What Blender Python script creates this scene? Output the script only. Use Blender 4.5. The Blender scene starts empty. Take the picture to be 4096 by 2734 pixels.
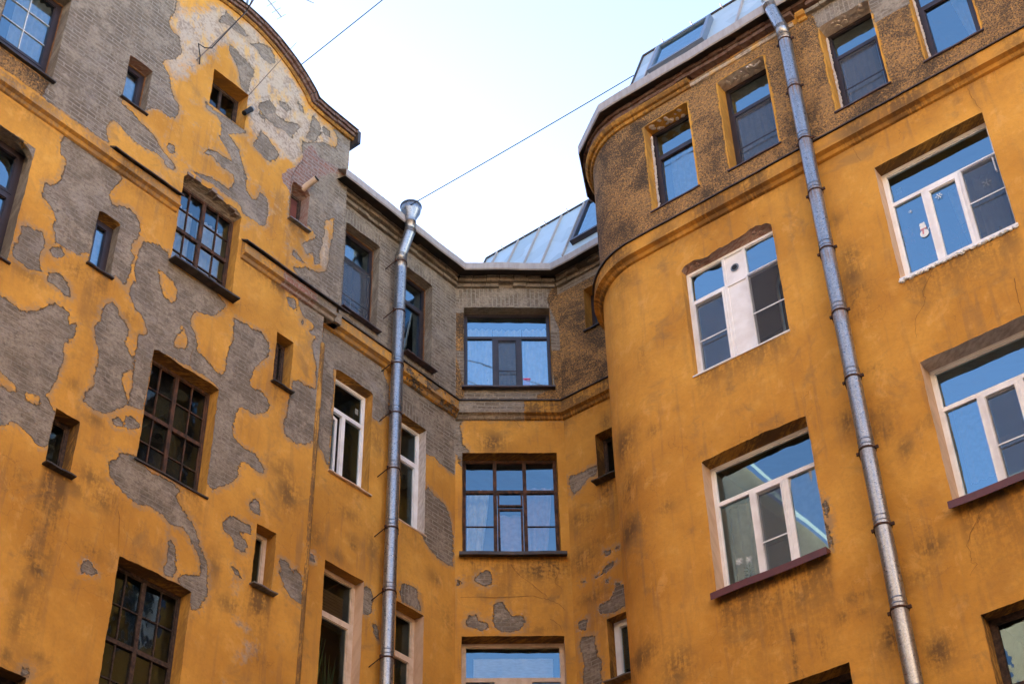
# Courtyard of an old ochre apartment house, looking up.  Coordinates are metres, ground at z = 0.
import bpy, math, random
import numpy as np
from mathutils import Vector, Matrix
random.seed(7)
SC = bpy.context.scene
COL = SC.collection
R = math.radians
EYE = 1.6
# ------------------------------------------------------------------ camera
cam_d = bpy.data.cameras.new('camera'); cam = bpy.data.objects.new('camera', cam_d); COL.objects.link(cam)
PITCH, ROLL = 0.68557349, -0.02529614
cam_d.sensor_width = 36; cam_d.lens = 54.433; cam_d.clip_end = 3000; cam_d.clip_start = 0.1
fw = Vector((0, math.cos(PITCH), math.sin(PITCH))); up = Vector((0, -math.sin(PITCH), math.cos(PITCH))); rt = Vector((1, 0, 0))
r2 = rt*math.cos(ROLL) + up*math.sin(ROLL); u2 = -rt*math.sin(ROLL) + up*math.cos(ROLL)
m = Matrix((r2, u2, -fw)).transposed().to_4x4(); m.translation = (0, 0, EYE); cam.matrix_world = m
SC.camera = cam
# ------------------------------------------------------------------ sky and sun
SUN_EL, SUN_AZ = R(20), R(30)            # azimuth to the left of +Y
wd = bpy.data.worlds.new('World'); SC.world = wd; wd.use_nodes = True
wn = wd.node_tree; wn.nodes.clear()
sky = wn.nodes.new('ShaderNodeTexSky'); sky.sky_type = 'NISHITA'; sky.sun_disc = False
sky.sun_elevation = SUN_EL; sky.sun_rotation = -SUN_AZ; sky.altitude = 20; sky.air_density = 1.0; sky.dust_density = 0.75; sky.ozone_density = 3.0
wb = wn.nodes.new('ShaderNodeMix'); wb.data_type = 'RGBA'; wb.blend_type = 'MULTIPLY'; wb.inputs[0].default_value = 1
wb.inputs[7].default_value = (1.12, 1.0, .98, 1)       # camera white balance for open shade
bg = wn.nodes.new('ShaderNodeBackground'); bg.inputs[1].default_value = 0.086
wo = wn.nodes.new('ShaderNodeOutputWorld')
wn.links.new(sky.outputs[0], wb.inputs[6]); wn.links.new(wb.outputs[2], bg.inputs[0]); wn.links.new(bg.outputs[0], wo.inputs[0])
sl = bpy.data.lights.new('sun', 'SUN'); sl.energy = 4.9; sl.angle = R(0.5); sl.color = (1.0, 0.86, 0.66)
so = bpy.data.objects.new('sun', sl); COL.objects.link(so)
sd = Vector((-math.sin(SUN_AZ)*math.cos(SUN_EL), math.cos(SUN_AZ)*math.cos(SUN_EL), math.sin(SUN_EL)))
so.rotation_euler = sd.to_track_quat('Z', 'Y').to_euler(); so.location = (0, 0, 60)
SC.view_settings.view_transform = 'Standard'; SC.view_settings.look = 'None'
SC.view_settings.exposure = 3.08; SC.view_settings.gamma = 1
SC.render.engine = 'CYCLES'; SC.cycles.use_denoising = True
SC.cycles.max_bounces = 8; SC.cycles.diffuse_bounces = 4; SC.cycles.glossy_bounces = 4; SC.cycles.transparent_max_bounces = 16
SC.cycles.sample_clamp_indirect = 6
# ------------------------------------------------------------------ walls as planes in the plan
NR = np.array([0.61814043, 0.78606769, 0.]); NL = np.array([-0.78606769, 0.61814043, 0.])
DL = NR; DR = -NL
DC = np.array([0.99906434, 0.0432486, 0.]); NC = np.array([-0.0432486, 0.99906434, 0.])
WALL = {'L': (NL, DL, 13.97), 'M': (NL, DL, 14.13), 'C': (NC, DC, 21.59986), 'R1': (NR, DR, 17.557749), 'R': (NR, DR, 15.05)}
BAY_R, BAY_U = 1.30, -9.35
U_MC, U_CM, U_CR, U_RC = 16.33490, -0.07785, 1.79896, -12.70888     # the two inner corners
MIT_MC, MIT_CR = math.tan(R(24.67)), math.tan(R(20.35))
def P(w, u, z, o=0.0):
    """wall coordinates (along, height above the eye, outwards) -> world points; arrays welcome"""
    n, d, k = WALL[w]
    u = np.asarray(u, float); z = np.asarray(z, float); o = np.asarray(o, float)
    u, z, o = np.broadcast_arrays(u, z, o)
    if w == 'R':
        s = np.clip(BAY_U - u, 0, BAY_R*math.pi/2); th = s/BAY_R
        back = np.clip(BAY_U - u - BAY_R*math.pi/2, 0, None)
        al = np.where(u >= BAY_U, u, BAY_U - (BAY_R+o)*np.sin(th))
        nn = np.where(u >= BAY_U, k - o, k + BAY_R - (BAY_R+o)*np.cos(th) + back)
        X = al[..., None]*d + nn[..., None]*n
    else:
        X = u[..., None]*d + (k - o)[..., None]*n
    X[..., 2] = z + EYE
    return X
# ------------------------------------------------------------------ object helpers
ROOTLOC = {}
def tag(o, label=None, cat=None, group=None, kind=None):
    if label: o['label'] = label
    if cat: o['category'] = cat
    if group: o['group'] = group
    if kind: o['kind'] = kind
    return o
def thing(name, label, cat, loc, group=None):
    o = bpy.data.objects.new(name, None); o.empty_display_size = 0.2; COL.objects.link(o); o.location = loc
    tag(o, label, cat, group); ROOTLOC[o.name] = np.array(loc, float); return o
class MB:
    """collects geometry in world coordinates and links it as one mesh object"""
    def __init__(s): s.v = []; s.f = []; s.m = []; s.uv = []
    def face(s, pts, mi=0, uv=None):
        b = len(s.v); s.v += [tuple(p) for p in pts]; s.f.append(tuple(range(b, b+len(pts)))); s.m.append(mi)
        s.uv += list(uv) if uv is not None else [(0, 0)]*len(pts)
    def box(s, w, u0, u1, z0, z1, o0, o1, mi=0):
        c = [P(w, a, b, e) for e in (o0, o1) for b in (z0, z1) for a in (u0, u1)]
        for q in ((0, 1, 3, 2), (4, 6, 7, 5), (0, 4, 5, 1), (2, 3, 7, 6), (0, 2, 6, 4), (1, 5, 7, 3)):
            s.face([c[i] for i in q], mi, [((u0, u1)[i & 1] + (o0, o1)[i >> 2], (z0, z1)[(i >> 1) & 1] + (o0, o1)[i >> 2]) for i in q])
    def rect(s, w, u0, u1, z0, z1, t, o0, o1, mi=0):
        s.box(w, u0, u0+t, z0, z1, o0, o1, mi); s.box(w, u1-t, u1, z0, z1, o0, o1, mi)
        s.box(w, u0+t, u1-t, z0, z0+t, o0, o1, mi); s.box(w, u0+t, u1-t, z1-t, z1, o0, o1, mi)
    def tube(s, pts, r, n=10, mi=0, caps=True):
        pts = [Vector(p) for p in pts]; rs = r if isinstance(r, (list, tuple)) else [r]*len(pts)
        rings = []; prev = None
        for i, p in enumerate(pts):
            t = (pts[min(i+1, len(pts)-1)] - pts[max(i-1, 0)]).normalized()
            if prev is None:
                a = t.cross(Vector((0.3, 0.2, 1)) if abs(t.z) < .95 else Vector((1, 0, 0))).normalized()
            else: a = (prev - t*prev.dot(t)).normalized()
            prev = a; b = t.cross(a)
            rings.append([p + (a*math.cos(2*math.pi*j/n) + b*math.sin(2*math.pi*j/n))*rs[i] for j in range(n)])
        base = len(s.v)
        for rg in rings: s.v += [tuple(p) for p in rg]
        L = 0
        for i in range(len(rings)-1):
            l2 = L + (pts[i+1]-pts[i]).length
            for j in range(n):
                k = (j+1) % n
                s.f.append((base+i*n+j, base+i*n+k, base+(i+1)*n+k, base+(i+1)*n+j)); s.m.append(mi)
                s.uv += [(j/n*.6, L), ((j+1)/n*.6, L), ((j+1)/n*.6, l2), (j/n*.6, l2)]
            L = l2
        if caps:
            for rg in (0, len(rings)-1):
                s.f.append(tuple(base+rg*n+j for j in range(n))); s.m.append(mi); s.uv += [(0, 0)]*n
    def blob(s, c, rx, ry, rz, n=8, mi=0, jit=0.0):
        base = len(s.v); c = Vector(c)
        for i in range(1, n):
            for j in range(n*2):
                a = math.pi*i/n; b = math.pi*j/n; q = 1 + random.uniform(-jit, jit)
                s.v.append(tuple(c + Vector((math.sin(a)*math.cos(b)*rx*q, math.sin(a)*math.sin(b)*ry*q, math.cos(a)*rz*q))))
        t = len(s.v); s.v += [tuple(c+Vector((0, 0, rz))), tuple(c-Vector((0, 0, rz)))]
        for i in range(n-2):
            for j in range(n*2):
                k = (j+1) % (n*2); s.f.append((base+i*2*n+j, base+(i+1)*2*n+j, base+(i+1)*2*n+k, base+i*2*n+k)); s.m.append(mi); s.uv += [(0, 0)]*4
        for j in range(n*2):
            k = (j+1) % (n*2)
            s.f.append((t, base+j, base+k)); s.f.append((t+1, base+(n-2)*2*n+k, base+(n-2)*2*n+j)); s.m += [mi, mi]; s.uv += [(0, 0)]*6
    def build(s, name, mats, parent=None, smooth=False, attrs=None):
        me = bpy.data.meshes.new(name)
        V = np.array(s.v, float)
        if parent is not None:
            root = parent
            while root.parent: root = root.parent
            org = ROOTLOC[root.name]
        else: org = np.array([V[:, 0].mean(), V[:, 1].mean(), V[:, 2].min()])
        me.from_pydata([tuple(p) for p in V - org], [], s.f)
        ul = me.uv_layers.new(name='uv'); ul.data.foreach_set('uv', np.array(s.uv, 'f').ravel())
        me.polygons.foreach_set('material_index', s.m)
        if smooth: me.polygons.foreach_set('use_smooth', [True]*len(s.f))
        for mt in (mats if isinstance(mats, (list, tuple)) else [mats]): me.materials.append(mt)
        if attrs:
            for k, val in attrs.items():
                a = me.attributes.new(k, 'FLOAT', 'POINT')
                a.data.foreach_set('value', np.full(len(s.v), val, 'f') if np.isscalar(val) else np.array(val, 'f'))
        me.update()
        o = bpy.data.objects.new(name, me); COL.objects.link(o)
        if parent is not None: o.parent = parent
        else: o.location = org; ROOTLOC[o.name] = org
        return o
# ------------------------------------------------------------------ materials
class NT:
    def __init__(s, name):
        s.mat = bpy.data.materials.new(name); s.mat.use_nodes = True; s.t = s.mat.node_tree; s.t.nodes.clear()
        s.out = s.t.nodes.new('ShaderNodeOutputMaterial')
    def n(s, typ, ins=None, out=0, **kw):
        nd = s.t.nodes.new(typ)
        for k, v in kw.items(): setattr(nd, k, v)
        for k, v in (ins or {}).items(): s.put(nd.inputs[k], v)
        return nd.outputs[out]
    def put(s, sock, v):
        if hasattr(v, 'is_output'): s.t.links.new(v, sock)
        else:
            if sock.type == 'RGBA' and len(v) == 3: v = (*v, 1)
            sock.default_value = v
    def math(s, op, a, b=0.0, c=None, clamp=False):
        nd = s.t.nodes.new('ShaderNodeMath'); nd.operation = op; nd.use_clamp = clamp
        s.put(nd.inputs[0], a); s.put(nd.inputs[1], b)
        if c is not None: s.put(nd.inputs[2], c)
        return nd.outputs[0]
    def ramp(s, x, a, b, lo=0.0, hi=1.0):
        nd = s.t.nodes.new('ShaderNodeMapRange'); nd.interpolation_type = 'SMOOTHSTEP'
        for i, v in enumerate((x, a, b, lo, hi)): s.put(nd.inputs[i], v)
        return nd.outputs[0]
    def mix(s, f, a, b, blend='MIX'):
        nd = s.t.nodes.new('ShaderNodeMix'); nd.data_type = 'RGBA'; nd.blend_type = blend
        s.put(nd.inputs[0], f); s.put(nd.inputs[6], a); s.put(nd.inputs[7], b); return nd.outputs[2]
    def noise(s, vec, scale, detail=4, rough=.55, dist=0.0):
        return s.n('ShaderNodeTexNoise', {'Vector': vec, 'Scale': scale, 'Detail': detail, 'Roughness': rough, 'Distortion': dist})
    def vec(s, scale=(1, 1, 1), uv=True):
        src = s.n('ShaderNodeUVMap', uv_map='uv') if uv else s.n('ShaderNodeTexCoord', out=3)
        return s.n('ShaderNodeMapping', {'Vector': src, 'Scale': scale}) if scale != (1, 1, 1) else src
    def attr(s, name): return s.n('ShaderNodeAttribute', out=2, attribute_name=name)
    def bump(s, h, dist=1.0, strength=1.0): return s.n('ShaderNodeBump', {'Height': h, 'Distance': dist, 'Strength': strength})
    def pbr(s, col, rough=.8, metal=0.0, bump=None, spec=.3, **kw):
        ins = {'Base Color': col, 'Roughness': rough, 'Metallic': metal, 'Specular IOR Level': spec, **kw}
        if bump is not None: ins['Normal'] = bump
        s.t.links.new(s.n('ShaderNodeBsdfPrincipled', ins), s.out.inputs[0]); return s.mat
def simple(name, c1, c2=None, scale=8.0, rough=.7, metal=0.0, bump=.0, stretch=(1, 1, 1), detail=6, spec=.3):
    t = NT(name); v = t.vec(stretch)
    c2 = c2 or tuple(x*.7 for x in c1)
    nz = t.noise(v, scale, detail, .6)
    col = t.mix(t.ramp(nz, .35, .68), c1, c2)
    b = t.bump(nz, bump) if bump else None
    return t.pbr(col, rough, metal, b, spec)
def facade():
    t = NT('old facade plaster'); v = t.vec()
    nA = t.noise(v, .55, 5, .6); nB = t.noise(v, 3.2, 9, .62); nC = t.noise(v, 19, 6, .6); nD = t.noise(v, 70, 3, .6)
    nG = t.noise(t.n('ShaderNodeMapping', {'Vector': v, 'Location': (7.3, 3.1, 0)}), 1.4, 10, .68, .6)
    st = t.noise(t.n('ShaderNodeMapping', {'Vector': v, 'Scale': (7.0, .55, 1)}), 1.0, 6, .6)
    b1 = t.math('SUBTRACT', nB, .5); c1 = t.math('SUBTRACT', nC, .5)
    edge = t.math('ADD', t.math('ADD', t.math('MULTIPLY', b1, .17), t.math('MULTIPLY', c1, .10)), t.math('MULTIPLY', t.math('SUBTRACT', nD, .5), .045))
    nS = t.noise(t.n('ShaderNodeMapping', {'Vector': v, 'Scale': (11, 19, 1), 'Rotation': (0, 0, -.2)}), 1.0, 6, .65, .8)
    # painted ochre
    yel = t.mix(t.ramp(nA, .3, .7), OCHRE_A, OCHRE_B)
    yel = t.mix(t.math('MULTIPLY', t.ramp(nC, .45, .75), .28), yel, (.40, .20, .06))
    yel = t.mix(t.math('MULTIPLY', t.ramp(nB, .52, .75), .35), yel, OCHRE_L)
    yel = t.mix(t.math('MULTIPLY', t.ramp(st, .5, .75), .32), yel, (.26, .15, .07))
    nM = t.noise(t.n('ShaderNodeMapping', {'Vector': v, 'Location': (1.1, 4.7, 0), 'Scale': (1, .75, 1)}), 2.6, 9, .72, .4)
    yel = t.mix(t.ramp(nM, .50, .60, 0, .24), yel, (.42, .20, .05)); yel = t.mix(t.ramp(nM, .44, .36, 0, .28), yel, (.76, .43, .14))
    yel = t.mix(t.math('MULTIPLY', t.ramp(st, .54, .62), t.ramp(nA, .46, .62, 0, .32)), yel, (.27, .155, .07))
    yel = t.mix(t.math('MULTIPLY', t.ramp(nG, .54, .68), .5), yel, (.24, .15, .07))
    st2 = t.noise(t.n('ShaderNodeMapping', {'Vector': v, 'Scale': (17.0, 1.3, 1)}), 1.0, 7, .65)
    brk = t.math('ADD', t.math('MULTIPLY', t.math('ADD', nM, nG), .5), t.math('ADD', t.math('MULTIPLY', c1, .35), t.math('MULTIPLY', t.math('SUBTRACT', st2, .5), .45)))
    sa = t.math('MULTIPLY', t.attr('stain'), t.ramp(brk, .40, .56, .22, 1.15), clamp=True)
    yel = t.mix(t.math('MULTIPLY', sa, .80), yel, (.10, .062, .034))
    cz = t.n('ShaderNodeTexVoronoi', {'Vector': t.n('ShaderNodeVectorMath', {0: v, 1: t.n('ShaderNodeVectorMath', {0: t.n('ShaderNodeTexNoise', {'Vector': v, 'Scale': 4.0, 'Detail': 5}, out=1), 'Scale': .35}, operation='SCALE')}, operation='ADD'), 'Scale': 2.3}, feature='DISTANCE_TO_EDGE')
    yel = t.mix(t.math('MULTIPLY', t.ramp(cz, .010, .002, 0, .42), t.ramp(nA, .5, .6)), yel, (.20, .11, .045))
    # lime washed
    pm = t.math('MULTIPLY', t.ramp(t.math('ADD', t.attr('pale'), t.math('ADD', t.math('MULTIPLY', b1, .9), t.math('MULTIPLY', c1, .3))), -.10, .12), .92)
    pal = t.mix(t.ramp(t.math('ADD', nC, t.math('MULTIPLY', b1, .8)), .44, .64), (.46, .40, .33), (.27, .225, .19))
    pal = t.mix(t.ramp(t.noise(t.n('ShaderNodeMapping', {'Vector': v, 'Scale': (1, .45, 1)}), 4.5, 9, .7), .50, .62), pal, (.58, .38, .16)); pal = t.mix(t.ramp(nG, .52, .62, 0, .6), pal, (.50, .42, .32))
    col = t.mix(pm, yel, pal)
    # bricks, shared by the two exposed layers
    wob = t.n('ShaderNodeVectorMath', {0: v, 1: t.n('ShaderNodeVectorMath', {0: t.n('ShaderNodeTexNoise', {'Vector': v, 'Scale': 5.0, 'Detail': 2}, out=1), 'Scale': .018}, operation='SCALE')}, operation='ADD')
    bk = t.t.nodes.new('ShaderNodeTexBrick'); t.t.links.new(wob, bk.inputs['Vector'])
    for k, x in {'Scale': 1.0, 'Mortar Size': .011, 'Mortar Smooth': .3, 'Bias': 0.0, 'Brick Width': .27, 'Row Height': .078}.items(): bk.inputs[k].default_value = x
    bk.inputs[1].default_value = (.0, .0, .0, 1); bk.inputs[2].default_value = (1, 1, 1, 1); bk.inputs[3].default_value = (.5, .5, .5, 1)
    mort, brnd = bk.outputs[1], bk.outputs[0]
    # grey render
    pa = t.math('ADD', t.attr('patch'), edge); mg = t.ramp(pa, -.006, .006)
    gre = t.mix(t.ramp(nB, .35, .66), GREY_A, GREY_B)
    gre = t.mix(t.ramp(t.math('ADD', nA, t.math('MULTIPLY', b1, .8)), .50, .535, 0, .45), gre, (.165, .132, .10)); gre = t.mix(t.math('MULTIPLY', t.ramp(nC, .42, .7), .5), gre, (.135, .108, .083))
    gre = t.mix(t.math('MULTIPLY', t.ramp(nG, .5, .68), .45), gre, (.33, .30, .275))
    gre = t.mix(t.ramp(nS, .54, .66, 0, .6), gre, (.115, .09, .075)); gre = t.mix(t.ramp(nS, .45, .34, 0, .45), gre, (.40, .35, .31))
    ba = t.math('MULTIPLY', t.attr('brick'), t.ramp(nB, .38, .58, .25, 1)); bm = t.math('MULTIPLY', mort, ba)
    bt = t.math('MULTIPLY', t.math('MULTIPLY', t.math('SUBTRACT', 1.0, mort), ba), t.ramp(brnd, 0, 1, 0, .5))
    gre = t.mix(bt, gre, (.145, .112, .084)); gre = t.mix(t.math('MULTIPLY', bm, t.ramp(nB, .4, .6, .3, .85)), gre, (.36, .315, .26))
    col = t.mix(mg, col, gre)
    rim = t.math('MULTIPLY', t.math('MULTIPLY', t.ramp(pa, -.022, -.012), t.ramp(pa, .004, .0)), t.ramp(t.math('ADD', nA, t.math('MULTIPLY', c1, .9)), .56, .66))
    col = t.mix(t.math('MULTIPLY', rim, .8), col, (.50, .42, .34))
    halo = t.math('MULTIPLY', t.ramp(t.math('ADD', pa, t.math('MULTIPLY', c1, .08)), -.11, -.004), t.ramp(t.math('ADD', nM, t.math('MULTIPLY', c1, .4)), .42, .54))
    col = t.mix(t.math('MULTIPLY', t.math('MULTIPLY', halo, t.math('SUBTRACT', 1.0, mg)), .65), col, (.31, .23, .15))
    edge_shade = t.math('MULTIPLY', t.math('MULTIPLY', t.ramp(pa, -.002, .004), t.ramp(pa, .016, .006)), t.ramp(nC, .40, .55))
    col = t.mix(t.math('MULTIPLY', edge_shade, .6), col, (.07, .05, .035))  # thin shadow line along broken plaster edges, painted into the colour
    chip = t.math('MULTIPLY', t.ramp(t.noise(t.n('ShaderNodeMapping', {'Vector': v, 'Location': (3.7, 9.1, 0), 'Scale': (1.3, .8, 1)}), 4.2, 8, .72), .695, .705), t.math('SUBTRACT', 1.0, mg))
    col = t.mix(t.math('MULTIPLY', chip, t.attr('chips')), col, (.42, .35, .28))
    # red brick
    mr = t.ramp(t.math('ADD', t.attr('red'), edge), -.01, .01)
    red = t.mix(brnd, (.27, .12, .085), (.20, .125, .10)); red = t.mix(t.ramp(nC, .4, .7, 0, .8), red, (.33, .27, .24)); red = t.mix(mort, red, (.30, .25, .22))
    col = t.mix(mr, col, red)
    # roughcast
    rcs = t.math('ADD', t.attr('rough'), t.math('MULTIPLY', edge, .7)); mc = t.ramp(rcs, -.01, .01)
    sp = t.n('ShaderNodeTexNoise', {'Vector': v, 'Scale': 40.0, 'Detail': 5, 'Roughness': .62, 'Distortion': .5})
    dens = t.math('ADD', t.math('MULTIPLY', t.math('SUBTRACT', nG, .5), -.42), t.math('MULTIPLY', t.math('SUBTRACT', nA, .5), -.3))
    spt = t.ramp(t.math('ADD', sp, dens), .42, .55)
    rco = t.mix(spt, (.092, .062, .038), t.mix(t.ramp(nC, .35, .6), (.52, .275, .085), (.29, .17, .08)))
    rco = t.mix(t.ramp(nG, .48, .66, 0, .6), rco, (.06, .045, .033)); rco = t.mix(t.math('MULTIPLY', sa, .6), rco, (.03, .025, .02))
    col = t.mix(mc, col, rco)
    # relief, in metres
    inv = t.math('SUBTRACT', 1.0, mc)
    h = t.math('MULTIPLY', t.math('SUBTRACT', 1.0, mg), .026); h = t.math('ADD', h, t.math('MULTIPLY', t.math('MULTIPLY', nS, mg), -.022))
    h = t.math('ADD', h, t.math('MULTIPLY', t.math('MULTIPLY', bm, t.math('MAXIMUM', mg, mr)), -.012))
    h = t.math('ADD', h, t.math('MULTIPLY', nC, t.math('ADD', .0025, t.math('MULTIPLY', mg, .014))))
    h = t.math('ADD', h, t.math('MULTIPLY', nB, .012)); h = t.math('ADD', h, t.math('MULTIPLY', nD, .0012))
    h = t.math('ADD', t.math('MULTIPLY', h, inv), t.math('MULTIPLY', t.math('MULTIPLY', sp, mc), .022))
    return t.pbr(col, .92, 0, t.bump(h), .15)
OCHRE_A, OCHRE_B, OCHRE_L = (.67, .345, .066), (.48, .222, .038), (.74, .44, .125)
GREY_A, GREY_B = (.35, .295, .228), (.215, .175, .13)
FAC = facade()
FATTR = {'patch': -.3, 'rough': -.3, 'red': -.3, 'pale': -.3, 'stain': 0.0, 'brick': .3, 'chips': 0.0}
def fattr(**k): d = dict(FATTR); d.update(k); return d
def glassmat(name='window glass', ior=3.9, wob=.0024, sc=1.6):
    t = NT(name); v = t.vec()
    nz = t.noise(v, sc, 2, .5)
    nrm = t.bump(nz, wob)
    fr = t.n('ShaderNodeFresnel', {'IOR': ior, 'Normal': nrm})
    dirt = t.ramp(t.noise(v, 6, 7, .7), .45, .8, 0, .05)
    gl = t.n('ShaderNodeBsdfAnisotropic', {'Color': (.62, .88, 1, 1), 'Roughness': .012, 'Normal': nrm})
    tr = t.n('ShaderNodeBsdfTransparent', {'Color': (.86, .90, .90, 1)})
    df = t.n('ShaderNodeBsdfDiffuse', {'Color': (.35, .34, .33, 1)})
    m1 = t.n('ShaderNodeMixShader', {0: fr, 1: tr, 2: gl}); m2 = t.n('ShaderNodeMixShader', {0: dirt, 1: m1, 2: df})
    t.t.links.new(m2, t.out.inputs[0]); return t.mat
def screenmat():
    t = NT('insect mesh')
    tr = t.n('ShaderNodeBsdfTransparent', {}); df = t.n('ShaderNodeBsdfDiffuse', {'Color': (.10, .105, .12, 1)})
    t.t.links.new(t.n('ShaderNodeMixShader', {0: .55, 1: tr, 2: df}), t.out.inputs[0]); return t.mat
def clothmat(name, c, tl=.35):
    t = NT(name); v = t.vec(); col = t.mix(t.ramp(t.noise(v, 9, 5), .3, .7), c, tuple(x*.85 for x in c))
    df = t.n('ShaderNodeBsdfDiffuse', {'Color': col}); tn = t.n('ShaderNodeBsdfTranslucent', {'Color': col})
    t.t.links.new(t.n('ShaderNodeMixShader', {0: tl, 1: df, 2: tn}), t.out.inputs[0]); return t.mat
def zincmat(name, c1, c2, rough=.42, metal=.7, sp=34):
    t = NT(name); v = t.vec()
    vo = t.n('ShaderNodeTexVoronoi', {'Vector': v, 'Scale': float(sp), 'Randomness': 1.0}, out=1)
    g = t.math('MULTIPLY', t.n('ShaderNodeSeparateColor', {0: vo}), 1.0)
    nz = t.noise(v, 3.0, 6, .6)
    col = t.mix(t.ramp(g, .1, .9), c1, c2); col = t.mix(t.math('MULTIPLY', t.ramp(nz, .5, .8), .3), col, (.30, .27, .24))
    rg = t.math('ADD', rough, t.math('MULTIPLY', g, .22))
    return t.pbr(col, rg, metal, t.bump(t.math('ADD', t.math('MULTIPLY', g, .0012), t.math('MULTIPLY', nz, .004)), 1), .5)
def galvmat():
    t = NT('galvanised steel with rust runs'); v = t.vec()
    vo = t.n('ShaderNodeTexVoronoi', {'Vector': v, 'Scale': 60.0, 'Randomness': 1.0}, out=1)
    g = t.n('ShaderNodeSeparateColor', {0: vo}); nz = t.noise(v, 2.5, 6, .6)
    col = t.mix(t.ramp(g, .1, .9), (.25, .25, .255), (.35, .35, .355)); col = t.mix(t.math('MULTIPLY', t.ramp(nz, .5, .8), .4), col, (.22, .21, .20))
    run = t.noise(t.n('ShaderNodeMapping', {'Vector': v, 'Scale': (40.0, 1.2, 1)}), 1.0, 4, .6)
    rust = t.math('MULTIPLY', t.attr('rust'), t.ramp(run, .42, .6), clamp=True)
    col = t.mix(rust, col, (.22, .10, .045))
    rg = t.math('ADD', .27, t.math('MULTIPLY', g, .14)); rg = t.math('ADD', rg, t.math('MULTIPLY', rust, .3))
    return t.pbr(col, rg, t.math('SUBTRACT', .85, t.math('MULTIPLY', rust, .8)), t.bump(t.math('MULTIPLY', g, .0007), 1), .5)
MT = {
 'glass': glassmat(), 'glassclear': glassmat('clear window glass', 2.7, .0009, 1.1), 'glassold': glassmat('old rippled window glass', 1.85, .006, 3.0), 'glassmid': glassmat('old blue rippled window glass', 2.5, .004, 2.5), 'screen': screenmat(), 'galv': galvmat(),
 'brown': simple('dark brown window profile', (.035, .022, .024), (.022, .015, .017), 5, .42, spec=.5),
 'white': simple('white window profile', (.86, .86, .87), (.74, .72, .71), 3, .45, spec=.5, stretch=(1, 1, 1)),
 'cream': simple('aged cream paint', (.66, .52, .40), (.52, .38, .26), 5, .6),
 'wood': simple('weathered brown window wood', (.035, .021, .015), (.12, .052, .026), 16, .75, bump=.01, stretch=(1, .35, 1)),
 'woodgrey': simple('weathered dark window wood', (.03, .02, .015), (.085, .05, .035), 14, .8, bump=.01),
 'flash': simple('dark sheet metal flashing', (.045, .04, .042), (.09, .075, .065), 6, .55, .3),
 'flashbrown': simple('brown sheet metal sill', (.05, .032, .035), (.10, .065, .06), 5, .5, .1, spec=.5),
 'maroon': simple('maroon painted sheet metal', (.115, .028, .035), (.085, .024, .03), 5, .5, spec=.5),
 'greymetal': simple('grey sheet metal sill', (.22, .21, .21), (.14, .13, .13), 6, .5, .4),
 'gutter': simple('pale sheet metal gutter', (.40, .36, .34), (.33, .29, .27), 2.5, .6, .1, stretch=(6, 1, 1)),
 'gutterend': simple('rusty shaded gutter soffit', (.022, .016, .013), (.05, .034, .024), 4, .8),  # rust brown, made near black to hold the shade of the eaves gap
 'zinc': zincmat('pale zinc roofing', (.44, .52, .55), (.38, .46, .50), .45, .3, 2.0),
 'pipe': galvmat(),
 'rust': simple('rusty brown clamp iron', (.075, .032, .02), (.03, .018, .014), 20, .8),
 'black': simple('black rubber cable', (.015, .015, .016), None, 5, .6),
 'cablegrey': simple('grey brown aged cable', (.22, .18, .15), None, 5, .7),
 'alu': simple('aluminium antenna', (.25, .27, .28), None, 5, .45, .6),
 'dark': simple('dark interior wall', (.10, .085, .075), (.07, .06, .055), 2, .9),
 'room': simple('room wall', (.30, .27, .24), (.24, .21, .19), 1.5, .9),
 'mortar': simple('crumbling mortar', (.42, .34, .28), (.25, .18, .14), 14, .95, bump=.03),
 'foam': simple('orange mounting foam', (.32, .15, .06), (.12, .06, .03), 25, .9, bump=.02),
 'crack': simple('crack shadow', (.14, .075, .03), (.24, .12, .04), 5, 1),
 'curtain': clothmat('white net curtain', (.88, .88, .90), .35),
 'curtainpink': clothmat('pale pink curtain', (.72, .52, .55), .4),
 'linen': clothmat('creased cream curtain', (.66, .62, .52), .3),
 'leaf': simple('plant leaf', (.045, .11, .04), (.08, .15, .05), 8, .55, spec=.5),
 'leafdark': simple('dark plant leaf', (.03, .075, .035), (.05, .10, .045), 8, .45, spec=.5),
 'pot': simple('flower pot', (.60, .60, .62), (.45, .45, .47), 5, .6),
 'pink': simple('pink plush', (.60, .30, .30), (.5, .24, .25), 20, .95),
 'redbox': simple('pink red cardboard', (.75, .08, .16), (.6, .06, .13), 3, .6),
 'bluebox': simple('dark blue cardboard', (.06, .09, .22), None, 3, .6),
 'paper': simple('printed paper', (.72, .72, .74), (.40, .42, .45), 2, .8, stretch=(1, 30, 1)),
 'sticker': simple('white frost sticker', (.80, .83, .85), (.62, .68, .72), 30, .7),
 'stickred': simple('red scarf sticker', (.65, .30, .35), None, 20, .7),
 'rustpanel': simple('rust brown plywood panel', (.16, .045, .03), (.10, .03, .02), 6, .7),
 'creamwall': simple('pale cream plaster', (.80, .64, .46), (.66, .52, .37), 1.5, .9),
 'paving': simple('grey courtyard paving', (.18, .17, .16), (.12, .115, .11), 2, .9, bump=.01),
}
MT['bamboo'] = simple('bamboo blind', (.20, .115, .05), (.10, .055, .025), 6, .8, stretch=(1, 30, 1))
MT['peachplaster'] = simple('peach painted plaster', (.66, .46, .31), (.56, .37, .24), 4, .9, bump=.01)
MT['whiteplaster'] = simple('rough white plaster', (.66, .60, .55), (.45, .38, .33), 10, .95, bump=.02)
MT['palebrick'] = simple('bare red brick', (.30, .16, .12), (.38, .30, .26), 14, .95, bump=.03)
MT['brickrow'] = simple('weathered coping bricks', (.13, .07, .055), (.20, .135, .11), 9, .95, bump=.03)

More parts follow.
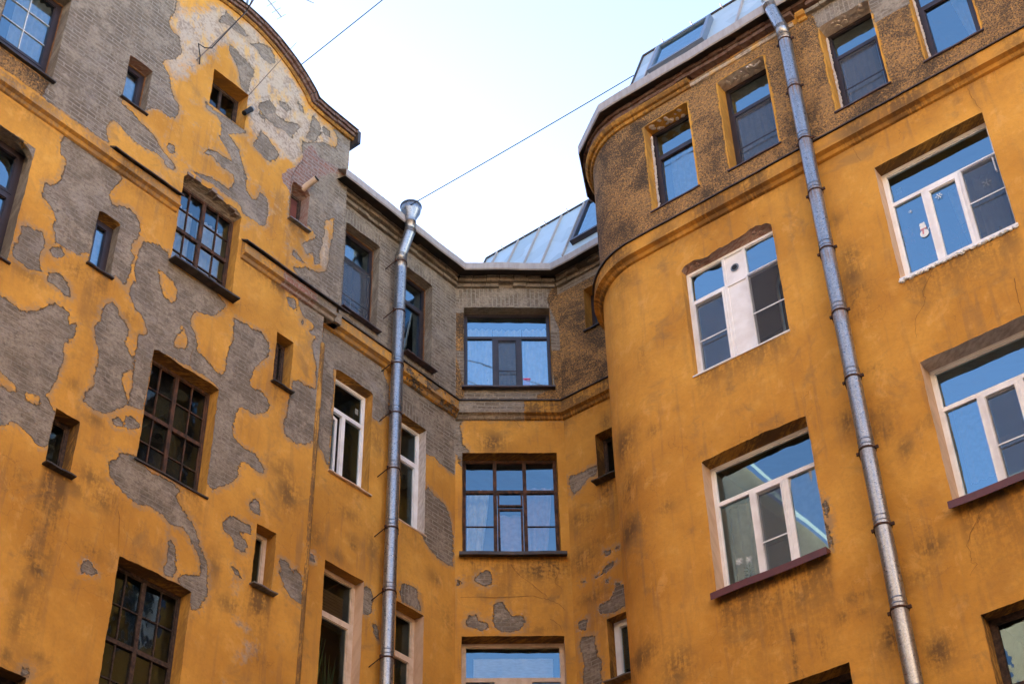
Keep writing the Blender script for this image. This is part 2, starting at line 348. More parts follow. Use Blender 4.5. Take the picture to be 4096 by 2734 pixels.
DATA = {'G':{'L':[[(9.18,20.31),(9.2,20.04),(9.12,19.66),(9.25,19.56),(9.37,19.56),(9.46,19.26),(9.36,19.01),(9.2,18.86),(9.13,18.72),(9.31,18.57),(9.37,18.36),(9.46,18.21),(9.57,18.12),
(9.57,17.82),(9.41,17.71),(9.27,17.74),(9.08,17.66),(9.02,17.51),(8.95,17.42),(8.58,17.43),(8.6,17.33),(8.77,17.32),(8.92,17.23),(9.09,17.2),(9.28,17.11),(9.42,17.03),(9.52,16.99),
(9.67,16.89),(9.72,16.81),(9.62,16.74),(9.52,16.73),(9.45,16.84),(9.28,16.87),(9.1,16.78),(8.91,16.77),(8.78,16.82),(8.59,16.91),(8.49,16.91),(8.43,16.75),(8.45,16.6),(8.53,16.43),
(8.42,16.39),(8.16,16.41),(7.84,16.4),(7.57,16.4),(7.32,16.42),(7.39,16.73),(6.57,16.75),(6.47,17.11),(6.01,16.75),(5.48,18.96),(8.78,22.61)],[(9.48,17.2),(9.61,17.26),
(9.64,17.19),(9.6,17.05),(9.49,17.06)],[(10.06,18.62),(10.09,18.46),(10.32,18.5),(10.43,18.43),(10.43,18.07),(10.58,17.99),(10.73,17.8),(10.61,17.76),(10.45,17.78),(10.21,17.66),
(10.16,17.52),(10.33,17.6),(10.57,17.53),(10.79,17.53),(10.85,17.38),(10.74,17.17),(10.53,17.18),(10.39,17.15),(10.1,16.99),(9.93,16.89),(10.06,16.94),(10.41,16.99),(10.76,17.01),
(11.04,16.99),(11.07,16.91),(11.28,16.92),(11.45,16.92),(11.56,17.02),(11.57,17.25),(11.52,17.56),(11.37,17.6),(11.32,17.41),(11.23,17.34),(11.1,17.44),(11.04,17.72),(11.02,17.71),
(10.9,18.04),(10.79,18.18),(10.61,18.29),(10.93,18.61),(10.88,18.64),(10.69,18.62),(10.19,18.6)],[(10.35,20.27),(10.39,20.08),(10.54,19.98),(10.64,19.74),(10.72,19.51),
(10.85,19.48),(10.87,19.77),(10.95,20.13),(10.76,20.19),(10.58,20.25),(10.45,20.3)],[(10.76,20.67),(10.97,20.88),(11.2,20.96),(11.34,20.88),(11.36,20.72),(11.24,20.56),
(11.06,20.57),(10.91,20.67)],[(11.22,18.91),(11.37,18.89),(11.54,18.76),(11.65,18.71),(11.59,18.51),(11.48,18.39),(11.3,18.39),(11.15,18.4),(11.11,18.47),
(11.19,18.69)],[(11.13,19.47),(11.33,19.75),(11.44,19.68),(11.53,19.54),(11.77,19.52),(12.06,19.79),(12.07,19.68),(11.94,19.41),(11.9,19.24),(11.69,19.31),(11.51,19.25),
(11.3,19.29),(11.14,19.35)],[(11.15,19.26),(11.28,19.27),(11.29,19.2),(11.19,19.19)],[(12.3,20.16),(12.49,20.17),(12.53,20.03),(12.46,19.63),(12.3,19.54),(12.19,19.53),
(12.31,19.77)],[(12.55,20.14),(12.72,20.16),(12.78,20.01),(12.62,19.97)],[(11.52,19.89),(11.72,19.98),(11.84,19.91),(11.74,19.8),(11.58,19.81)],[(11.94,20.25),(12.08,20.2),
(12.14,20.08),(12.04,20.05)],[(10.2,21.0),(10.58,20.89),(10.69,20.79),(10.5,20.69),(10.29,20.73),(10.06,20.57)],[(12.79,20.3),(13.35,20.42),(13.35,19.52),(13.3,19.48),
(13.39,16.33),(13.2,16.35),(12.86,16.44),(12.58,16.44),(12.38,16.42),(12.17,16.52),(12.45,16.72),(12.65,16.78),(12.8,16.82),(12.94,17.0),(12.95,17.5),(13.0,17.87),(13.0,18.23),
(12.88,18.11),(12.8,18.03),(12.81,17.63),(12.71,17.51),(12.58,17.57),(12.42,17.67),(12.39,17.48),(12.0,17.5),(11.98,18.45),(12.17,18.94),(12.18,19.11),(12.13,19.37),(12.46,19.63),
(12.67,19.75),(12.93,19.88),(12.97,20.14),(12.88,20.23)],[(12.18,16.92),(12.23,16.9),(12.39,16.82),(12.47,16.82),(12.27,16.76),(12.15,16.77)],[(12.14,15.89),(12.28,15.96),
(12.33,15.9),(12.34,15.77),(12.18,15.73)],[(12.33,17.19),(12.66,17.52),(12.79,17.52),(12.71,17.21),(12.78,17.01),(12.64,16.91),(12.59,17.13),(12.43,16.96)],[(12.48,15.65),
(12.53,15.69),(12.53,15.57),(12.48,15.55)],[(12.34,16.05),(12.45,16.17),(12.96,16.08),(13.09,15.41),(13.07,15.39),(13.11,13.68),(12.92,13.59),(12.8,13.44),(12.6,13.31),
(12.48,13.35),(12.34,13.37),(12.3,13.59),(12.36,13.7),(12.31,13.8),(12.37,14.04),(12.42,14.18),(12.38,14.4),(12.56,14.49),(12.66,14.46),(12.87,14.52),(12.86,14.95),(12.76,15.16),
(12.72,15.33),(12.81,15.5),(12.61,15.49),(12.77,15.68),(12.67,15.73),(12.49,15.75),(12.41,15.86)],[(11.16,14.84),(11.3,14.83),(11.43,14.89),(11.5,14.85),(11.7,14.89),(11.85,14.79),
(11.89,14.66),(11.87,14.57),(11.78,14.35),(11.63,14.15),(11.57,13.88),(11.65,13.79),(11.82,13.87),(11.94,13.81),(11.98,13.69),(11.94,13.53),(11.72,13.38),(11.59,13.39),
(11.46,13.35),(11.38,13.25),(11.37,13.05),(11.39,12.82),(11.47,12.74),(11.62,12.72),(11.82,12.73),(11.93,12.64),(12.02,12.57),(12.01,12.48),(11.87,12.47),(11.69,12.51),
(11.55,12.45),(11.52,12.33),(11.55,12.23),(11.45,12.07),(11.34,11.95),(11.24,11.88),(11.13,11.79),(11.03,11.83),(11.0,11.98),(11.03,12.09),(11.02,12.55),(11.03,13.02),
(11.03,13.45),(10.48,13.5),(9.85,13.41),(10.12,13.71),(10.55,13.84),(10.53,13.83),(10.7,13.83),(10.79,13.77),(10.97,13.69),(11.06,13.69),(11.11,13.81),(11.1,14.12),(11.18,14.45),
(11.15,14.82)],[(9.33,14.95),(9.4,15.1),(9.6,15.18),(9.8,15.19),(9.87,15.05),(10.25,15.05),(10.63,15.07),(10.98,14.97),(10.93,14.83),(10.8,14.64),(10.66,14.59),(10.42,14.46),
(10.38,14.31),(10.4,14.19),(10.47,14.1),(10.55,13.98),(10.55,13.84),(10.46,13.59),(9.86,13.4),(9.85,13.26),(9.86,12.42),(9.84,12.37),(9.75,12.35),(9.6,12.35),(9.6,12.53),
(9.58,12.86),(9.56,13.23),(9.59,13.32),(9.54,13.47),(9.7,13.61),(9.63,13.75),(9.55,13.86),(9.41,13.9),(9.32,14.05),(9.3,14.19),(9.32,14.31),(9.39,14.34),(9.32,14.56),
(9.32,14.75)],[(8.92,13.7),(9.08,13.77),(9.15,13.7),(9.23,13.61),(9.31,13.6),(9.42,13.38),(9.37,13.24),(9.44,13.16),(9.51,13.1),(9.55,13.07),(9.56,12.91),(9.43,12.77),(9.45,12.59),
(9.53,12.46),(9.58,12.34),(9.48,12.22),(9.38,12.13),(9.26,12.0),(9.12,11.97),(9.01,11.99),(8.93,12.01),(8.93,12.14),(9.0,12.3),(9.0,12.51),(9.02,12.69),(8.99,12.88),(8.96,12.91),
(8.87,13.18),(8.93,13.36),(8.95,13.58),(8.97,13.67)],[(7.83,16.07),(7.97,16.16),(8.17,16.12),(8.32,16.1),(8.54,16.09),(8.75,16.05),(8.82,16.0),(8.87,15.97),(8.79,15.84),
(8.71,15.62),(8.71,15.47),(8.77,15.37),(8.85,15.38),(8.93,15.48),(9.07,15.52),(9.22,15.44),(9.29,15.37),(9.3,15.16),(9.21,14.95),(9.23,14.81),(9.3,14.74),(9.27,14.59),(9.26,14.42),
(9.23,14.25),(9.19,14.15),(9.12,14.2),(9.04,14.21),(8.94,14.15),(8.59,14.14),(8.56,14.32),(8.46,14.25),(8.39,14.15),(8.22,14.13),(8.04,14.14),(7.94,14.35),(7.95,14.5),(7.84,14.65),
(7.69,14.75),(7.68,14.95),(7.82,15.02),(7.9,15.18),(7.9,15.29),(7.93,15.38),(7.94,15.51),(7.9,15.63),(7.81,15.63),(7.78,15.85),(7.83,16.0)],[(7.5,14.05),(7.61,14.11),(7.73,14.14),
(7.85,14.16),(7.9,14.04),(7.91,13.95),(7.86,13.77),(7.88,13.63),(7.92,13.54),(7.78,13.48),(7.66,13.5),(7.54,13.49),(7.46,13.55),(7.46,13.67),(7.51,13.76),(7.5,13.81),
(7.54,13.94)],[(7.96,13.98),(8.12,14.09),(8.22,14.06),(8.19,13.94),(8.07,13.88),(8.0,13.93)],[(8.04,13.62),(8.19,13.67),(8.33,13.62),(8.43,13.47),(8.4,13.42),(8.26,13.42),
(8.14,13.46),(8.03,13.46)],[(7.28,12.84),(7.45,12.82),(7.51,12.83),(7.59,12.79),(7.72,12.76),(7.89,12.81),(8.06,13.0),(8.13,13.09),(8.22,13.18),(8.34,13.2),(8.45,13.18),
(8.47,13.06),(8.49,12.79),(8.49,12.57),(8.5,12.49),(8.5,12.25),(8.47,12.04),(8.41,11.86),(8.37,11.78),(8.45,11.71),(8.52,11.64),(8.56,11.62),(8.57,11.41),(8.56,11.12),(8.44,11.04),
(8.35,11.09),(8.22,11.15),(8.15,11.17),(8.07,11.19),(7.95,11.07),(7.86,11.04),(7.71,10.97)],[(8.52,13.03),(8.6,13.08),(8.6,12.96),(8.54,12.73),(8.49,12.7),
(8.49,12.92)],[(9.39,11.98),(9.47,12.06),(9.57,12.02),(9.57,12.08),(9.58,12.16),(9.71,12.19),(9.8,12.17),(9.82,12.09),(9.7,11.99),(9.56,11.95),(9.45,11.87)],[(9.59,11.55),
(9.73,11.61),(9.84,11.62),(10.0,11.56),(10.5,11.54),(10.62,11.5),(10.54,11.39),(10.61,11.3),(10.78,11.19),(10.82,11.18),(10.79,11.16),(10.91,11.1),(10.98,11.0),(11.04,10.85),
(11.14,10.73),(11.23,10.6),(11.26,10.43),(11.27,10.23),(11.17,9.98),(11.07,9.9),(11.02,9.93),(10.98,10.11),(10.82,10.15),(10.78,10.2),(10.8,10.29),(10.94,10.37),(11.1,10.44),
(11.13,10.56),(11.07,10.69),(10.95,10.81),(10.84,10.91),(10.76,10.97),(10.62,10.96),(10.51,10.96),(10.43,11.02),(10.28,11.03),(10.14,11.05),(9.99,10.97),(9.83,10.98),(9.73,11.01),
(9.65,11.07),(9.51,11.14),(9.47,11.22),(9.45,11.33),(9.55,11.43),(9.58,11.52)],[(10.5,10.77),(10.6,10.73),(10.67,10.65),(10.69,10.44),(10.72,10.32),(10.67,10.2),(10.54,10.18),
(10.51,10.29),(10.56,10.4),(10.57,10.6)],[(9.36,9.89),(9.47,9.86),(9.56,9.76),(9.45,9.69),(9.33,9.69),(9.31,9.75)],[(11.52,11.55),(11.87,11.56),(11.89,11.43),(11.78,11.4),
(11.68,11.4),(11.65,11.35),(11.84,11.3),(11.85,11.21),(11.8,11.11),(11.62,11.11),(11.56,11.24),(11.43,11.28),(11.38,11.36),(11.41,11.45)],[(11.91,12.06),(12.01,12.0),(12.01,11.81),
(11.86,11.8),(11.8,11.89)],[(12.45,11.31),(12.6,11.31),(12.7,11.16),(12.77,11.27),(12.89,11.23),(12.93,10.78),(12.73,10.8),(12.62,10.86),(12.5,11.02),(12.46,11.09),(12.51,11.13),
(12.45,11.24)],[(8.83,8.27),(8.9,8.23),(8.89,8.15),(8.78,8.16)],[(11.64,10.81),(11.74,10.78),(11.81,10.71),(11.69,10.72)]],'M':[[(13.11,16.12),(13.38,16.08),(13.91,15.99),
(14.12,16.12),(14.39,16.07),(14.54,15.83),(14.65,15.67),(14.69,15.12),(14.57,15.05),(14.45,14.85),(14.27,14.83),(14.22,15.25),(13.39,15.29),(13.44,13.36),(13.25,13.63),
(13.16,13.73),(13.07,15.48)],[(14.99,16.1),(15.27,16.13),(15.56,16.03),(15.85,16.05),(16.41,16.13),(16.35,14.81),(16.12,14.81),(15.95,14.81),(15.81,14.87),(15.64,14.82),
(15.56,14.87),(15.58,15.24),(14.99,15.31),(14.75,15.29),(14.72,16.01)],[(15.63,14.22),(15.8,14.15),(16.05,14.08),(16.19,13.91),(16.25,13.75),(16.28,13.48),(16.31,12.99),
(16.14,12.96),(15.9,12.99),(15.63,13.11),(15.49,13.27),(15.45,13.68),(15.45,13.61),(15.5,13.85)],[(14.27,11.72),(14.39,11.75),(14.47,11.66),(14.48,11.4),(14.39,11.32),
(14.25,11.28),(14.22,11.51)],[(15.11,12.13),(15.26,12.22),(15.44,12.18),(15.53,11.88),(15.5,11.84),(15.12,11.85),(15.07,11.98)],[(14.51,11.23),(14.61,11.18),(14.65,10.99),
(14.55,11.01)],[(13.17,11.79),(13.24,11.8),(13.24,11.69),(13.19,11.68)]],'C':[[(-0.13,16.06),(0.47,16.03),(0.72,16.0),(0.6,15.94),(0.47,15.98),(0.08,15.98),(0.0,15.85),
(0.04,15.71),(0.02,15.45),(0.15,15.26),(0.04,15.24),(0.04,14.96),(-0.02,14.96),(-0.05,15.17),(-0.13,15.29)],[(0.26,12.84),(0.44,12.94),(0.53,12.84),(0.51,12.69),(0.36,12.66),
(0.23,12.75)],[(0.55,12.33),(0.66,12.37),(0.73,12.25),(0.83,12.11),(0.99,12.12),(1.02,11.99),(0.97,11.87),(0.79,11.84),(0.6,11.85),(0.53,11.97),(0.54,12.23)],[(0.15,12.11),
(0.27,12.13),(0.31,12.01),(0.43,12.01),(0.47,11.93),(0.36,11.84),(0.24,11.91),(0.11,11.95)],[(-0.04,12.76),(0.02,12.78),(0.02,12.67),(-0.03,12.65)]],'R1':[[(-12.65,14.73),
(-12.51,14.71),(-12.35,14.71),(-12.23,14.72),(-12.08,14.69),(-12.1,14.53),(-12.26,14.52),(-12.44,14.39),(-12.6,14.35),(-12.67,14.58)],[(-12.2,12.11),(-12.0,12.16),(-11.89,12.27),
(-11.69,12.26),(-11.7,11.94),(-11.91,11.89),(-12.13,11.91),(-12.22,12.0)],[(-12.62,11.97),(-12.45,11.97),(-12.48,11.76),(-12.63,11.84)],[(-12.6,11.69),(-12.32,11.61),
(-12.32,11.25),(-12.22,11.15),(-12.27,10.78),(-12.6,10.89),(-12.56,11.2),(-12.63,11.51)],[(-12.05,13.02),(-11.94,13.0),(-11.94,12.94),(-12.03,12.94)],[(-12.09,12.67),
(-12.02,12.75),(-11.93,12.77),(-11.8,12.75),(-11.94,12.69),(-12.03,12.63),(-12.25,12.61),(-12.27,12.64)],[(-12.54,12.68),(-12.45,12.63),(-12.47,12.61),
(-12.55,12.65)],[(-11.81,13.01),(-11.76,12.99),(-11.77,12.95),(-11.81,12.97)],[(-11.88,12.39),(-11.79,12.36),(-11.82,12.3),(-11.88,12.34)],[(-12.04,12.51),(-11.99,12.49),
(-12.0,12.45),(-12.05,12.47)]],'R':[[(-7.01,10.62),(-6.97,10.53),(-6.95,10.36),(-6.95,10.17),(-6.96,10.18),(-7.0,10.43)],[(-7.0,10.43),(-6.98,10.1),(-6.97,9.87),(-7.02,9.88),
(-7.04,10.12)]]},'Y':{'L':[[(9.7,14.8),(9.82,14.8),(10.0,14.75),(10.08,14.59),(10.1,14.48),(10.02,14.37),(9.89,14.4),(9.81,14.5),(9.76,14.65)],[(10.13,13.7),(10.18,13.87),
(10.28,13.98),(10.22,14.12),(10.32,14.04),(10.38,13.89),(10.36,13.74),(10.17,13.64)],[(9.51,12.86),(9.58,12.86),(9.61,12.63),(9.58,12.49),(9.47,12.59),(9.45,12.69)],[(7.62,11.74),
(7.69,11.75),(7.78,11.72),(7.92,11.7),(8.0,11.62),(7.91,11.57),(7.81,11.58),(7.66,11.54)],[(8.05,11.68),(8.19,11.68),(8.28,11.72),(8.34,11.58),(8.23,11.57),
(8.11,11.57)],[(12.55,23.38),(12.58,23.38),(12.61,23.38)]]},'RED':{'L':[[(12.18,19.09),(12.28,19.44),(12.44,19.51),(12.51,19.32),(12.78,19.39),(12.97,19.43),(13.13,19.45),
(13.19,19.39),(12.85,19.18),(12.43,18.65),(12.42,18.53),(12.37,18.23),(12.31,17.47),(12.29,17.91),(12.28,18.29),(12.01,18.21),(12.0,18.0),(11.91,18.12),(11.81,18.16),(11.77,18.29),
(11.79,18.31),(11.87,18.52),(12.06,18.71)]]},'PALE':{'L':[[(9.25,20.2),(9.57,20.45),(10.11,21.03),(10.71,21.13),(11.2,20.93),(11.65,20.75),(11.99,20.53),(12.16,20.21),
(12.63,20.23),(12.87,20.02),(12.18,19.06),(11.71,18.56),(11.49,18.77),(11.01,18.78),(10.82,19.29),(10.55,19.88),(10.36,20.28),(10.12,19.98),(9.94,19.56),(9.66,19.04),(9.41,18.55),
(9.19,18.78)],[(9.2,20.16),(9.6,20.37),(9.89,20.82),(10.29,20.79),(10.72,21.05),(11.07,20.87),(11.49,20.72),(11.88,20.55),(11.89,20.44),(11.25,20.0),(11.05,19.49),(10.96,19.58),
(11.04,20.04),(10.56,20.23),(10.35,20.27),(10.12,19.98),(9.93,19.61),(9.75,19.18),(9.64,18.86),(9.4,18.62),(9.23,18.81),(9.48,19.26),(9.34,19.56),(9.12,19.66)],[(11.69,19.26),
(11.95,19.33),(12.16,19.37),(12.16,19.04),(12.06,18.72),(11.85,18.72),(11.72,18.96)],[(11.44,19.68),(12.1,19.99),(12.0,19.35),(11.58,19.33)],[(11.89,10.04),(12.03,10.03),
(12.04,9.92),(12.13,9.73),(12.01,9.58),(11.96,9.65),(11.94,9.83)],[(11.61,10.52),(11.77,10.54),(11.76,10.47),(11.64,10.46)],[(12.66,17.52),(12.88,18.04),(12.97,17.9),(12.95,17.13),
(12.84,16.91),(12.73,17.07)]],'M':[[(13.17,11.79),(13.24,11.8),(13.24,11.69),(13.19,11.68)]]},'RC':{'L':[[(5.99,16.84),(6.47,17.11),(6.56,16.96),(6.58,16.73),(7.39,16.73),
(7.32,16.42),(6.63,16.41),(6.1,16.37)]],'C':[[(1.64,18.52),(1.6,18.71),(1.78,19.12),(2.01,19.12),(1.94,17.49),(1.58,17.49),(1.62,17.49),(1.67,16.63),(1.35,16.48),(1.37,16.29),
(1.89,16.29),(1.94,17.49)],[(-0.1,18.38),(0.07,18.38),(0.07,17.49),(-0.1,17.49),(-0.1,17.49),(0.08,16.63),(0.04,16.31),(-0.1,16.38)]],'R1':[[(-12.76,19.01),(-12.71,19.01),
(-11.72,18.99),(-11.32,18.98),(-11.26,16.73),(-12.93,17.61),(-12.93,17.61),(-11.26,16.73),(-11.32,16.03),(-12.88,16.33)]]},'GB':{'R':[[(-5.92,19.18),(-5.78,18.95),(-5.75,18.66),
(-5.67,18.57),(-5.28,18.45),(-4.87,18.51),(-4.86,18.04),(-4.6,18.04),(-4.31,18.04),(-4.2,18.05),(-3.97,19.18),(-5.78,20.76)]]},'CR':{'R':[[(-4.08,16.39),(-3.99,16.25),
(-3.98,16.15),(-3.94,16.1),(-3.85,15.97),(-3.84,15.8),(-3.82,15.65),(-3.8,15.54),(-3.79,15.45),(-3.76,15.38)],[(-4.93,13.24),(-4.99,13.1),(-5.1,12.97),(-5.14,12.92),(-5.12,12.81),
(-5.15,12.72),(-5.27,12.6),(-5.31,12.55),(-5.34,12.38),(-5.35,12.28)],[(-3.99,12.49),(-4.0,12.27),(-4.0,12.13),(-4.02,11.95)],[(-4.94,9.75),(-5.02,9.64),(-5.09,9.58),(-5.16,9.46),
(-5.11,9.53),(-5.23,9.42),(-5.34,9.24),(-5.32,9.11),(-5.34,9.01),(-5.28,8.96),(-5.39,8.85)],[(-5.67,16.36),(-5.65,16.19),(-5.58,16.02),(-5.61,15.87),
(-5.54,15.59)]],'C':[[(0.82,13.06),(0.92,12.88),(1.11,12.71),(1.25,12.57),(1.36,12.49),(1.44,12.38),(1.58,12.32),(1.67,12.2)],[(0.02,12.45),(0.56,12.44),(1.09,12.47),(1.3,12.43),
(1.41,12.4)],[(1.58,13.1),(1.6,12.91),(1.53,12.71),(1.64,12.57)],[(1.43,12.04),(1.57,11.94),(1.61,11.81)],[(0.87,15.97),(0.99,15.88),(1.04,15.78)]],'L':[[(10.48,13.8),
(10.45,13.66),(10.47,13.57),(10.46,13.45)],[(9.71,10.73),(9.74,10.57),(9.79,10.18)]]},'ST':{'R':[(-6.07,14.78,0.1,0.12,0.5),(-5.99,14.06,0.14,0.18,0.8),(-6.02,13.72,0.17,0.23,0.8),
(-6.0,13.35,0.18,0.23,0.8),(-6.04,13.04,0.13,0.1,0.6),(-6.48,11.5,0.09,0.18,0.9),(-5.99,12.09,0.12,0.08,0.6),(-6.06,11.45,0.21,0.16,0.5),(-6.07,11.18,0.21,0.19,0.6),
(-5.81,10.79,0.11,0.17,0.6),(-5.77,9.4,0.2,0.15,0.8),(-6.77,9.12,0.22,0.08,0.7),(-7.0,8.94,0.08,0.07,0.7),(-6.74,8.9,0.07,0.05,0.7),(-6.46,8.47,0.12,0.2,1.0),
(-5.94,8.1,0.16,0.19,1.0),(-7.32,8.7,0.08,0.18,0.7),(-7.69,8.89,0.03,0.13,1.6),(-7.7,8.62,0.03,0.17,1.3),(-7.03,8.89,0.11,0.08,0.5),(-9.99,12.85,0.25,0.26,0.9),
(-9.36,12.74,0.11,0.09,0.6),(-9.96,12.07,0.22,0.24,0.8),(-10.06,11.45,0.29,0.21,1.0),(-10.03,9.48,0.41,0.16,0.8),(-9.31,9.1,0.21,0.22,0.8),(-9.25,11.43,0.14,0.1,0.6),
(-9.43,14.1,0.12,0.31,0.4),(-9.65,15.72,0.26,0.21,0.4),(-5.5,11.03,0.11,0.09,0.4),(-5.98,9.08,0.2,0.11,0.5),(-6.18,9.16,0.08,0.27,0.5)],'C':[(0.56,15.45,0.21,0.21,1.0),
(1.39,12.96,0.36,0.19,1.3),(0.17,13.09,0.18,0.08,0.8),(1.57,15.9,0.23,0.14,0.4),(0.74,12.59,0.21,0.2,0.4),(1.21,11.85,0.21,0.08,0.5)],'R1':[(-12.14,16.04,0.14,0.07,0.7),
(-11.83,15.48,0.11,0.18,0.7),(-12.56,13.83,0.13,0.13,0.6),(-11.88,14.1,0.17,0.17,0.9),(-12.45,13.04,0.26,0.24,0.8),(-12.27,12.3,0.32,0.12,0.7),(-12.17,13.24,0.13,0.12,0.5),
(-12.71,15.9,0.07,0.21,0.5),(-12.4,13.76,0.27,0.13,0.6)],'L':[(8.73,9.45,0.13,0.12,1.0),(8.62,9.58,0.09,0.08,0.9),(8.72,10.04,0.13,0.21,0.8),(8.62,9.09,0.13,0.16,0.7),
(8.61,8.73,0.11,0.26,0.6),(9.41,10.01,0.16,0.09,0.8),(9.69,9.56,0.09,0.06,0.5),(9.13,11.83,0.13,0.08,0.7),(9.25,10.99,0.19,0.14,0.7),(9.5,10.81,0.2,0.17,0.8),
(12.12,10.46,0.16,0.19,1.1),(12.19,9.74,0.15,0.15,0.6),(12.49,12.41,0.23,0.29,0.8),(12.28,12.68,0.19,0.09,0.6),(11.66,10.24,0.21,0.11,0.7),(7.74,13.38,0.23,0.13,0.6),
(8.45,13.92,0.2,0.18,0.6),(11.91,16.01,0.25,0.13,1.2),(11.58,15.99,0.18,0.11,0.6),(11.17,16.08,0.06,0.13,0.9),(9.54,16.03,0.06,0.07,1.0),(9.71,16.06,0.06,0.08,1.0),
(9.31,16.02,0.19,0.08,0.6),(7.25,16.06,0.13,0.13,0.5),(7.98,16.33,0.21,0.12,0.7),(12.4,12.81,0.17,0.11,0.5),(8.18,10.51,0.16,0.1,0.6),(8.57,8.28,0.08,0.1,0.7),
(8.71,12.16,0.1,0.1,0.5),(11.28,10.68,0.15,0.19,0.5),(9.35,13.67,0.11,0.11,0.6),(8.98,8.42,0.14,0.06,0.5),(9.05,10.72,0.31,0.12,0.5)],'M':[(13.91,12.8,0.24,0.12,0.5),
(13.26,12.11,0.13,0.18,0.6),(14.01,12.41,0.14,0.11,0.5),(14.44,12.57,0.12,0.38,0.6),(14.02,12.31,0.09,0.06,0.8),(14.42,14.47,0.15,0.34,0.5),(15.85,12.58,0.16,0.12,0.5),
(16.18,11.96,0.16,0.19,0.5),(13.69,11.99,0.18,0.09,0.5)]}}
# ------------------------------------------------------------------ wear zones traced on each wall, in wall metres
def sdf(poly, U, Z):
    p = np.array(poly, float); q = np.roll(p, -1, 0); d = np.full(U.shape, 1e9); ins = np.zeros(U.shape, bool)
    for (ax, ay), (bx, by) in zip(p, q):
        ex, ey = bx-ax, by-ay; L = ex*ex+ey*ey + 1e-12
        t = np.clip(((U-ax)*ex + (Z-ay)*ey)/L, 0, 1)
        d = np.minimum(d, (U-ax-t*ex)**2 + (Z-ay-t*ey)**2)
        if ey != 0:
            c = ((ay > Z) != (by > Z)) & (U < ex*(Z-ay)/ey + ax); ins ^= c
    d = np.sqrt(d); return np.where(ins, d, -d)
def zone(kind, w, U, Z):
    r = np.full(U.shape, -.3)
    for pl in DATA[kind].get(w, []): r = np.maximum(r, sdf(pl, U, Z))
    return np.clip(r, -.3, .3)
def cut(a, b): return np.clip((b-a), -.3, .3)      # positive where b > a
def smooth_noise(x, k):                             # cheap smooth 1-D noise, -1..1
    return np.sin(x*3.1+k)*.5 + np.sin(x*9.3+k*2.1)*.22 + np.sign(np.sin(x*13.7+k*3.7))*.16 + np.sin(x*71.0+k*5.3)*.12
RAGS = {}                                           # wall -> [(u0,u1,z1,amp)]
def jitter(w, U, Z):
    q = .9 if w == 'L' else .5
    du = q*(.005*np.sin(Z*7.1+U*2.3)+.003*np.sin(Z*23.7+1+U)+.002*np.sin(Z*61.3+U*11)); dz = q*(.005*np.sin(U*6.3+Z*3.1)+.003*np.sin(U*21.3+2+Z)+.002*np.sin(U*57.0+Z*9))
    for u0, u1, z1, amp in RAGS.get(w, []):
        m = (U >= u0-1e-6) & (U <= u1+1e-6) & (Z >= z1-1e-6) & (Z <= z1+.4)
        n = .55+.5*smooth_noise(U*1.3, z1*3+u0)
        side = np.clip((U-u0)/.05, 0, 1)*np.clip((u1-U)/.05, 0, 1)
        dz = dz + np.where(m, amp*n*side*np.clip(1-(Z-z1)/.4, 0, 1), 0)
    return du, dz
def cuts(a, b, step, marks):
    xs = list(np.arange(a, b, step)) + [b]
    marks = sorted(set(round(x, 4) for x in marks if a < x < b))
    xs = [x for x in xs if all(abs(x-q) > step*.4 for q in marks)] + marks
    return np.array(sorted(xs))
def attrs_for(w, U, Z):
    sh = U.shape
    A = {'patch': zone('G', w, U, Z), 'red': zone('RED', w, U, Z), 'pale': zone('PALE', w, U, Z), 'rough': zone('RC', w, U, Z), 'brick': np.full(sh, .3)}
    y = zone('Y', w, U, Z); A['patch'] = np.minimum(A['patch'], -y)
    if w == 'L': A['brick'] = np.where((Z > 16.3) & (U < 9.4), 1.0, .4) ; A['brick'] = np.where((U > 12.5) & (Z > 16), .7, A['brick'])
    if w == 'M': A['patch'] = np.maximum(A['patch'], cut(16.1, Z)); A['brick'] = np.where((U > 14.9) | (Z > 16), 1., .45)
    if w == 'C': A['patch'] = np.maximum(A['patch'], cut(15.97, Z)); A['brick'] = np.where(Z > 15.9, 1., .35)
    if w == 'R1': A['patch'] = np.maximum(A['patch'], cut(18.8, Z)); A['rough'] = np.where(Z > 18.8, -.3, A['rough']); A['brick'] = np.full(sh, .8)
    if w == 'R':
        A['rough'] = np.minimum(cut(16.15, Z), cut(Z, 18.98)); g = zone('GB', w, U, Z)
        A['rough'] = np.minimum(A['rough'], -g)
        for (h0, h1, h2, h3) in HOLES['R'][:4]: A['rough'] = np.minimum(A['rough'], np.maximum(np.maximum(h0-.03-U, U-h1-.035), np.maximum(-9., Z-h3-.02)) + np.where(Z < h2, 9., 0))
        A['patch'] = np.maximum(A['patch'], np.minimum(g, cut(16.2, Z))); A['brick'] = np.full(sh, .8)
    s = np.zeros(sh)
    for (cu, cz, ru, rz, k) in DATA['ST'].get(w, []): s = np.maximum(s, k*np.exp(-(((U-cu)/ru)**2 + ((Z-cz)/rz)**2)*.8))
    for (su0, su1, sz, k, ln) in SILLST.get(w, []):
        m = np.clip((U-su0)/.08, 0, 1)*np.clip((su1-U)/.08, 0, 1)*np.clip((sz+.02-Z)/.02, 0, 1)
        s = np.maximum(s, k*m*np.exp(-np.clip(sz-Z, 0, 9)/ln))
    # darker band just below the string course
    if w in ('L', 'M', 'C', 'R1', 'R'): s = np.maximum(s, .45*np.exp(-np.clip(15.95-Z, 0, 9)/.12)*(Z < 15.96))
    A['chips'] = np.full(sh, .85 if w == 'L' else .35 if w in ('M', 'C', 'R1') else .12)
    if w == 'L': A['pale'] = np.maximum(A['pale'], np.where((Z > 16.4) & (U > 9.3), -.13, np.where(U > 12.2, -.2, -.24)))
    A['stain'] = np.clip(s, 0, 1.5); return A
